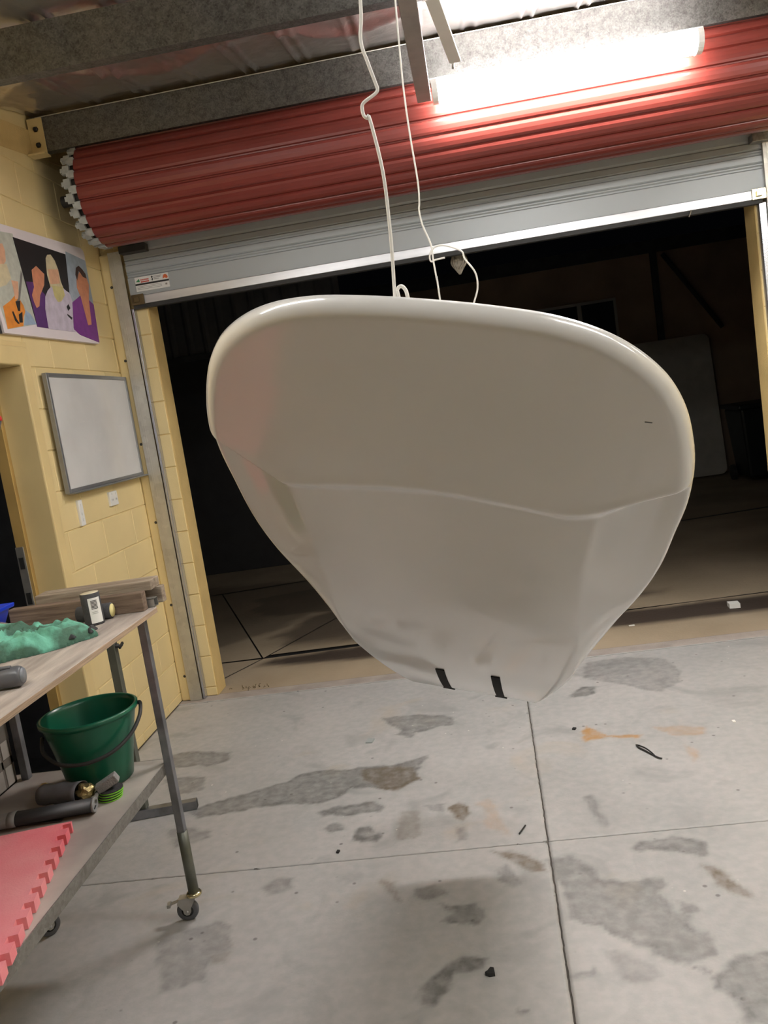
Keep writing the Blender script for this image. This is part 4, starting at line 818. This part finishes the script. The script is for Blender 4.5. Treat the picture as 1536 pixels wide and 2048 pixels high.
# crate
cg = root('plastic_crate', (-1.76,2.3,sz), 'grey lattice crate at the far left end of the lower shelf', 'crate')
bm = bmesh.new(); xc = -1.640; zb, zt = sz+.002, sz+.212; ya, yb = 1.95, 2.545
for a, b in ((zb,zb+.0),): pass
box(bm, (xc-.006,ya,zt-.055), (xc+.002,yb,zt)); 
for k in range(11): box(bm, (xc-.004,yb-.002-.055*k-.010,zb), (xc,yb-.002-.055*k,zt-.05))
box(bm, (xc-.004,ya,zb+.070), (xc,yb,zb+.095)); box(bm, (xc-.004,ya,zb), (xc,yb,zb+.006))
link('lattice_side', bm, mat('crate_shadow_grey', (.20,.18,.155), .6), cg)
for k in range(10):
    for (za, zb2) in ((zb+.006,zb+.068),(zb+.097,zb+.155)):
        bm = bmesh.new(); y2 = yb-.014-.055*k; box(bm, (xc-.002,y2-.039,za), (xc+.001,y2,zb2)); link('panel', bm, M['crate'], cg)
bm = bmesh.new(); box(bm, (-1.895,yb-.004,zb), (xc,yb,zt)); box(bm, (-1.895,ya,zb), (-1.889,yb,zt)); box(bm, (-1.895,ya,zb), (xc,ya+.004,zt)); box(bm, (-1.895,ya,zb), (xc,yb,zb+.004)); link('crate_walls', bm, M['crate'], cg)
# ================================================================ FLOOR LITTER
def chip(name, pts, h, m, label, cat, z=.0005):
    bm = bmesh.new(); prism(bm, pts, z, z+h, lambda u,v_,h_: (u,v_,h_)); return tag(link(name, bm, m), label, cat)
st_ = bmesh.new()
pp = smooth_pts([(.574,3.545,.006),(.580,3.515,.004),(.602,3.470,.005),(.622,3.430,.004),(.632,3.405,.006),(.648,3.392,.004)],4)
tube(st_, pp, .0035, 6); tube(st_, smooth_pts([(.578,3.545,.005),(.600,3.500,.010),(.618,3.452,.008),(.626,3.425,.004)],4), .0032, 6)
tag(link('plastic_strip', st_, M['ink']), 'split black plastic strip on the floor at right, below the rust stain', 'offcut')
tag(T('black_twig', [(.013,2.905,.004),(.040,2.96,.004)], .003, M['ink'], None, 6), 'short thin black sliver on the floor just left of the joint crossing', 'offcut')
chip('black_chip', [(-.140,2.166),(-.128,2.158),(-.112,2.160),(-.114,2.182),(-.124,2.185),(-.132,2.172)], .012, M['ink'], 'small black chip on the floor in the lower foreground', 'chip')
chip('grey_chip', [(-.672,3.895),(-.638,3.890),(-.630,3.935),(-.666,3.945)], .006, mat('blue_grey_chip', (.40,.44,.44), .4), 'small blue-grey square chip on the floor under the hull left side', 'chip')
chip('dark_crumb', [(-.678,2.897),(-.668,2.893),(-.664,2.908),(-.674,2.912)], .006, M['ink'], 'tiny black crumb on the floor near the trolley castor side', 'chip')
chip('dark_flake', [(.328,3.79),(.342,3.782),(.350,3.80),(.336,3.808)], .006, M['ink'], 'tiny black flake on the floor left of the rust stain', 'chip')
chip('white_fleck', [(1.03,3.68),(1.043,3.68),(1.043,3.70),(1.03,3.70)], .004, M['paper'], 'tiny white fleck on the floor at far right', 'chip')
# ================================================================ OUTSIDE
YO = 4.93
outg = mat('yard_concrete', (.46,.37,.26), .8, scale=1.2, col2=(.32,.255,.175), bump=.25, bscale=60)
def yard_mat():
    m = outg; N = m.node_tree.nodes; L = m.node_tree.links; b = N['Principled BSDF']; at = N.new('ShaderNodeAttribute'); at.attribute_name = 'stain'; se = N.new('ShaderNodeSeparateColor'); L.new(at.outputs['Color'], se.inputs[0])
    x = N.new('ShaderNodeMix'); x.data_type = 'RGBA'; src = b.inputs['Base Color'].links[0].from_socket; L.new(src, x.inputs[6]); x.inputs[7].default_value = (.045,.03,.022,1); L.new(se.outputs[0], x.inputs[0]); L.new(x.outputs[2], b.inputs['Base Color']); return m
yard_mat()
yd = root('trim_1', (0,8,0), None, None, None, 'structure'); yd.name = 'yard_ground'
YDARK = [('d',.97,[(-.95,5.30),(.8,5.36),(2.6,5.30),(2.6,5.62),(1.8,5.66),(1.0,5.70),(.2,5.72),(-.9,5.60),(-1.45,5.55),(-1.60,5.44)]),
       ('d',.72,[(-1.45,5.85),(-.6,5.72),(.6,5.8),(1.2,6.1),(.4,6.9),(-.9,7.0),(-1.55,6.6),(-1.6,6.2)]), ('d',.5,[(-4.4,5.7),(-2.4,5.8),(-1.7,6.3),(-1.2,8.0),(-4.4,9.0)]), ('d',.7,[(-1.9,6.9),(-1.2,6.7),(-.6,7.3),(-1.4,7.8),(-2.2,7.6)])]  # darker strip and patches mixed into the yard colour
def yslab(poly, nm='yard_slab'):
    P_ = np.array(poly); lo = P_.min(0); hi = P_.max(0); st = .05 if hi[1] < 9 else .12
    gx, gy = np.meshgrid(np.arange(lo[0],hi[0]+st,st), np.arange(lo[1],hi[1]+st,st)); bm = bmesh.new(); x, y = np.clip(gx,lo[0],hi[0]), np.clip(gy,lo[1],hi[1])
    vs = [[bm.verts.new((x[j,i],y[j,i],-.004)) for i in range(x.shape[1])] for j in range(x.shape[0])]
    for j in range(x.shape[0]-1):
        for i in range(x.shape[1]-1): bm.faces.new((vs[j][i],vs[j][i+1],vs[j+1][i+1],vs[j+1][i]))
    bmesh.ops.dissolve_degenerate(bm, dist=1e-5, edges=bm.edges)
    n = len(poly)
    for i in range(n):
        a, b = poly[i], poly[(i+1)%n]; nn = Vector((b[1]-a[1], -(b[0]-a[0]), 0)).normalized()
        bmesh.ops.bisect_plane(bm, geom=bm.verts[:]+bm.edges[:]+bm.faces[:], plane_co=Vector((a[0],a[1],0))-nn*.006, plane_no=nn, clear_outer=True)
    me = bpy.data.meshes.new(nm); bm.to_mesh(me); bm.free(); co = np.empty(len(me.vertices)*3, np.float32); me.vertices.foreach_get('co', co); co = co.reshape(-1,3)
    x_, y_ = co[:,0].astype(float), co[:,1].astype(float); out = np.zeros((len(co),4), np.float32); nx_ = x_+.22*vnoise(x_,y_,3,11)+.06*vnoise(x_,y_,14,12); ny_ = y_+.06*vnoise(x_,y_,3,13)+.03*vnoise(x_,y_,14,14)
    for _, s, pl in YDARK:
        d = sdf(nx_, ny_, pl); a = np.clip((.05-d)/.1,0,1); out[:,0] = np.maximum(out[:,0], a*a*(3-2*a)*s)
    at = me.attributes.new('stain','FLOAT_COLOR','POINT'); at.data.foreach_set('color', out.ravel()); me.materials.append(outg)  # yard's dark patches ride in the attribute the floor uses
    o = bpy.data.objects.new(nm, me); SC.collection.objects.link(o); o.parent = yd; o.matrix_parent_inverse = yd.matrix_basis.inverted()
S1, S2 = (-1.60,5.60), (-2.6,5.62)
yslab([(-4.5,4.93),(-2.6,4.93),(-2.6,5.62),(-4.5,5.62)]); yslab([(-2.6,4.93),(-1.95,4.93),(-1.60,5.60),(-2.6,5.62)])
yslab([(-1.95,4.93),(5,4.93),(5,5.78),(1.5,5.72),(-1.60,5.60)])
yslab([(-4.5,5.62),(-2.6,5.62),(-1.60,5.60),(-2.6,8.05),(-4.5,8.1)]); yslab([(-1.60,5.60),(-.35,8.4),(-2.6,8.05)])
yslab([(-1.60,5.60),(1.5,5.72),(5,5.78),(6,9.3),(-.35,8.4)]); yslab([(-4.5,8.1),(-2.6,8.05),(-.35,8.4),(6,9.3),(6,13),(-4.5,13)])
B('yard_base', (-6,4.935,-.10), (7,13,-.014), M['ink'], yd); tag(yd, None, None, None, 'structure')
hw_ = bmesh.new(); box(hw_, (1.0,12.1,0), (6.5,12.3,3.15)); box(hw_, (-1.2,12.1,0), (1.0,12.3,3.15)); link('neighbour_wall', hw_, M['outwall']); nb = bpy.data.objects['neighbour_wall']; tag(nb, 'brown rendered wall of the building across the dark yard', 'building')
B('eave', (-1.6,12.05,3.15), (6.5,12.3,3.32), M['outdark'], nb); B('wall_post', (2.90,12.03,0), (2.98,12.1,3.15), M['outdark'], nb)
bm = bmesh.new(); tube(bm, [(3.05,12.0,3.1),(3.75,12.0,2.0)], .03, 8); link('brace', bm, M['outdark'], nb)
wf = B('window', (1.10,12.06,1.75), (2.38,12.1,2.63), M['winframe'], nb)
for a, b in ((1.14,1.84),(1.90,2.34)): B('pane', (a,12.052,1.79), (b,12.058,2.59), M['glass'], wf)
pn = bmesh.new(); r_ = .09; pts = []
for cx, cz, a0 in ((3.55-r_,1.95-r_,0),(2.35+r_,1.95-r_,90),(2.35+r_,.02+r_,180),(3.55-r_,.02+r_,270)):
    for k in range(6): a = R(a0+18*k); pts.append((cx+r_*cos(a), cz+r_*sin(a)))
prism(pn, pts, 0, .04, lambda u,v_,h_: (u,11.72+h_+.14*v_,v_)); tag(link('leaning_panel', pn, M['whitepanel']), 'pale round-cornered panel leaning on the wall across the yard', 'panel')
bn = root('wheelie_bin', (3.75,10.9,0), 'dark wheelie bin standing outside at the far right', 'bin')
bm = bmesh.new(); A_ = []
for z_, a, b in ((.06,.23,.25),(.93,.30,.33)): A_.append([bm.verts.new((3.72+sx_*a,10.9+sy_*b,z_)) for sx_, sy_ in ((-1,-1),(1,-1),(1,1),(-1,1))])
for i in range(4): bm.faces.new((A_[0][i],A_[0][(i+1)%4],A_[1][(i+1)%4],A_[1][i]))
bm.faces.new(A_[0]); bm.faces.new(A_[1]); link('bin_body', bm, M['bin'], bn, bevel=.03)
bm = bmesh.new(); box(bm, (3.38,10.52,.93), (4.06,11.26,.99)); link('lid', bm, M['bin'], bn, bevel=.02)
for s_ in (-1,1):
    bm = bmesh.new(); lathe(bm, (3.72+s_*.25,11.16,.10), (s_,0,0), [(0,0),(.10,0),(.10,.04),(0,.04)], 20, smooth=False); link('wheel', bm, M['rubber'], bn)
B('stamp', (3.70,10.595,.66), (3.86,10.60,.72), M['binlogo'], bn)
# corrugated fence panel on the left
fc = root('metal_fence', (-2.6,9.2,0), 'dark ribbed metal fence at the left of the yard, upper part ribbed', 'fence')
bm = bmesh.new(); x = -4.6; pf = []
while x < -1.0: pf += [(x,0),(x+.03,.02),(x+.06,.02),(x+.09,0)]; x += .19
for i in range(len(pf)-1):
    a, b = pf[i], pf[i+1]; v = [bm.verts.new((p[0],9.25-p[1],z_)) for p, z_ in ((a,2.5),(b,2.5),(b,3.6),(a,3.6))]; bm.faces.new(v)
link('ribbed_sheet', bm, mat('dark_blue_grey_cladding', (.09,.09,.10), .7), fc); B('fence_rail', (-4.6,9.2,2.44), (-1.0,9.26,2.5), M['outdark'], fc); B('lower_panel', (-4.6,9.26,0), (-1.0,9.32,2.44), mat('near_black_panel', (.03,.028,.03), .8), fc)
# small things by the threshold
chip('paper_scrap', [(1.575,5.44),(1.640,5.43),(1.645,5.50),(1.58,5.51)], .03, M['paper'], 'small white block in the dark strip outside the door', 'scrap', z=-.003)
chip('paper_fleck', [(.905,5.32),(.94,5.32),(.94,5.335),(.905,5.335)], .004, M['paper'], 'tiny white fleck on the edge of the dark strip outside', 'scrap', z=-.003)
wd = bmesh.new(); rng = random.Random(4)
for k in range(16):
    x_, y_ = -1.52+rng.gauss(0,.07), 4.975+rng.gauss(0,.02); a = rng.uniform(0,6.3); l_ = rng.uniform(.006,.022)
    tube(wd, [(x_,y_,-.002),(x_+l_*.5*cos(a),y_+l_*.5*sin(a),rng.uniform(.004,.014)),(x_+l_*cos(a),y_+l_*sin(a),rng.uniform(0,.012))], .0016, 4)
tag(link('leaf_litter', wd, M['dirt']), 'sprinkle of dry weed stalks on the sill beside the left pillar', 'litter', kind='stuff')
hr = root('hanging_bundle', (.13,4.99,2.36), 'small pale frayed bundle hanging under the door head outside', 'bundle')
T('bundle_string', [(.135,4.99,2.80),(.135,4.99,2.42)], .002, M['rag'], hr, 5)
bm = bmesh.new(); rng = random.Random(2)
for k in range(9):
    a = k*.7; tube(bm, smooth_pts([(.13+.03*cos(a),4.99+.01*sin(a),2.43),(.13+.045*cos(a+.4),4.99+.025*sin(a),2.385),(.125+.02*cos(a),4.99+.01*sin(a),2.345),(.125,4.99,2.315)],4), [.004+.003*rng.random()]*13, 6)
link('frayed_strands', bm, M['rag'], hr); crumple((.128,4.99,2.385), .036, 9, M['rag'], 'knot', hr, 3, (1,.7,1.1))
bpy.context.view_layer.update()
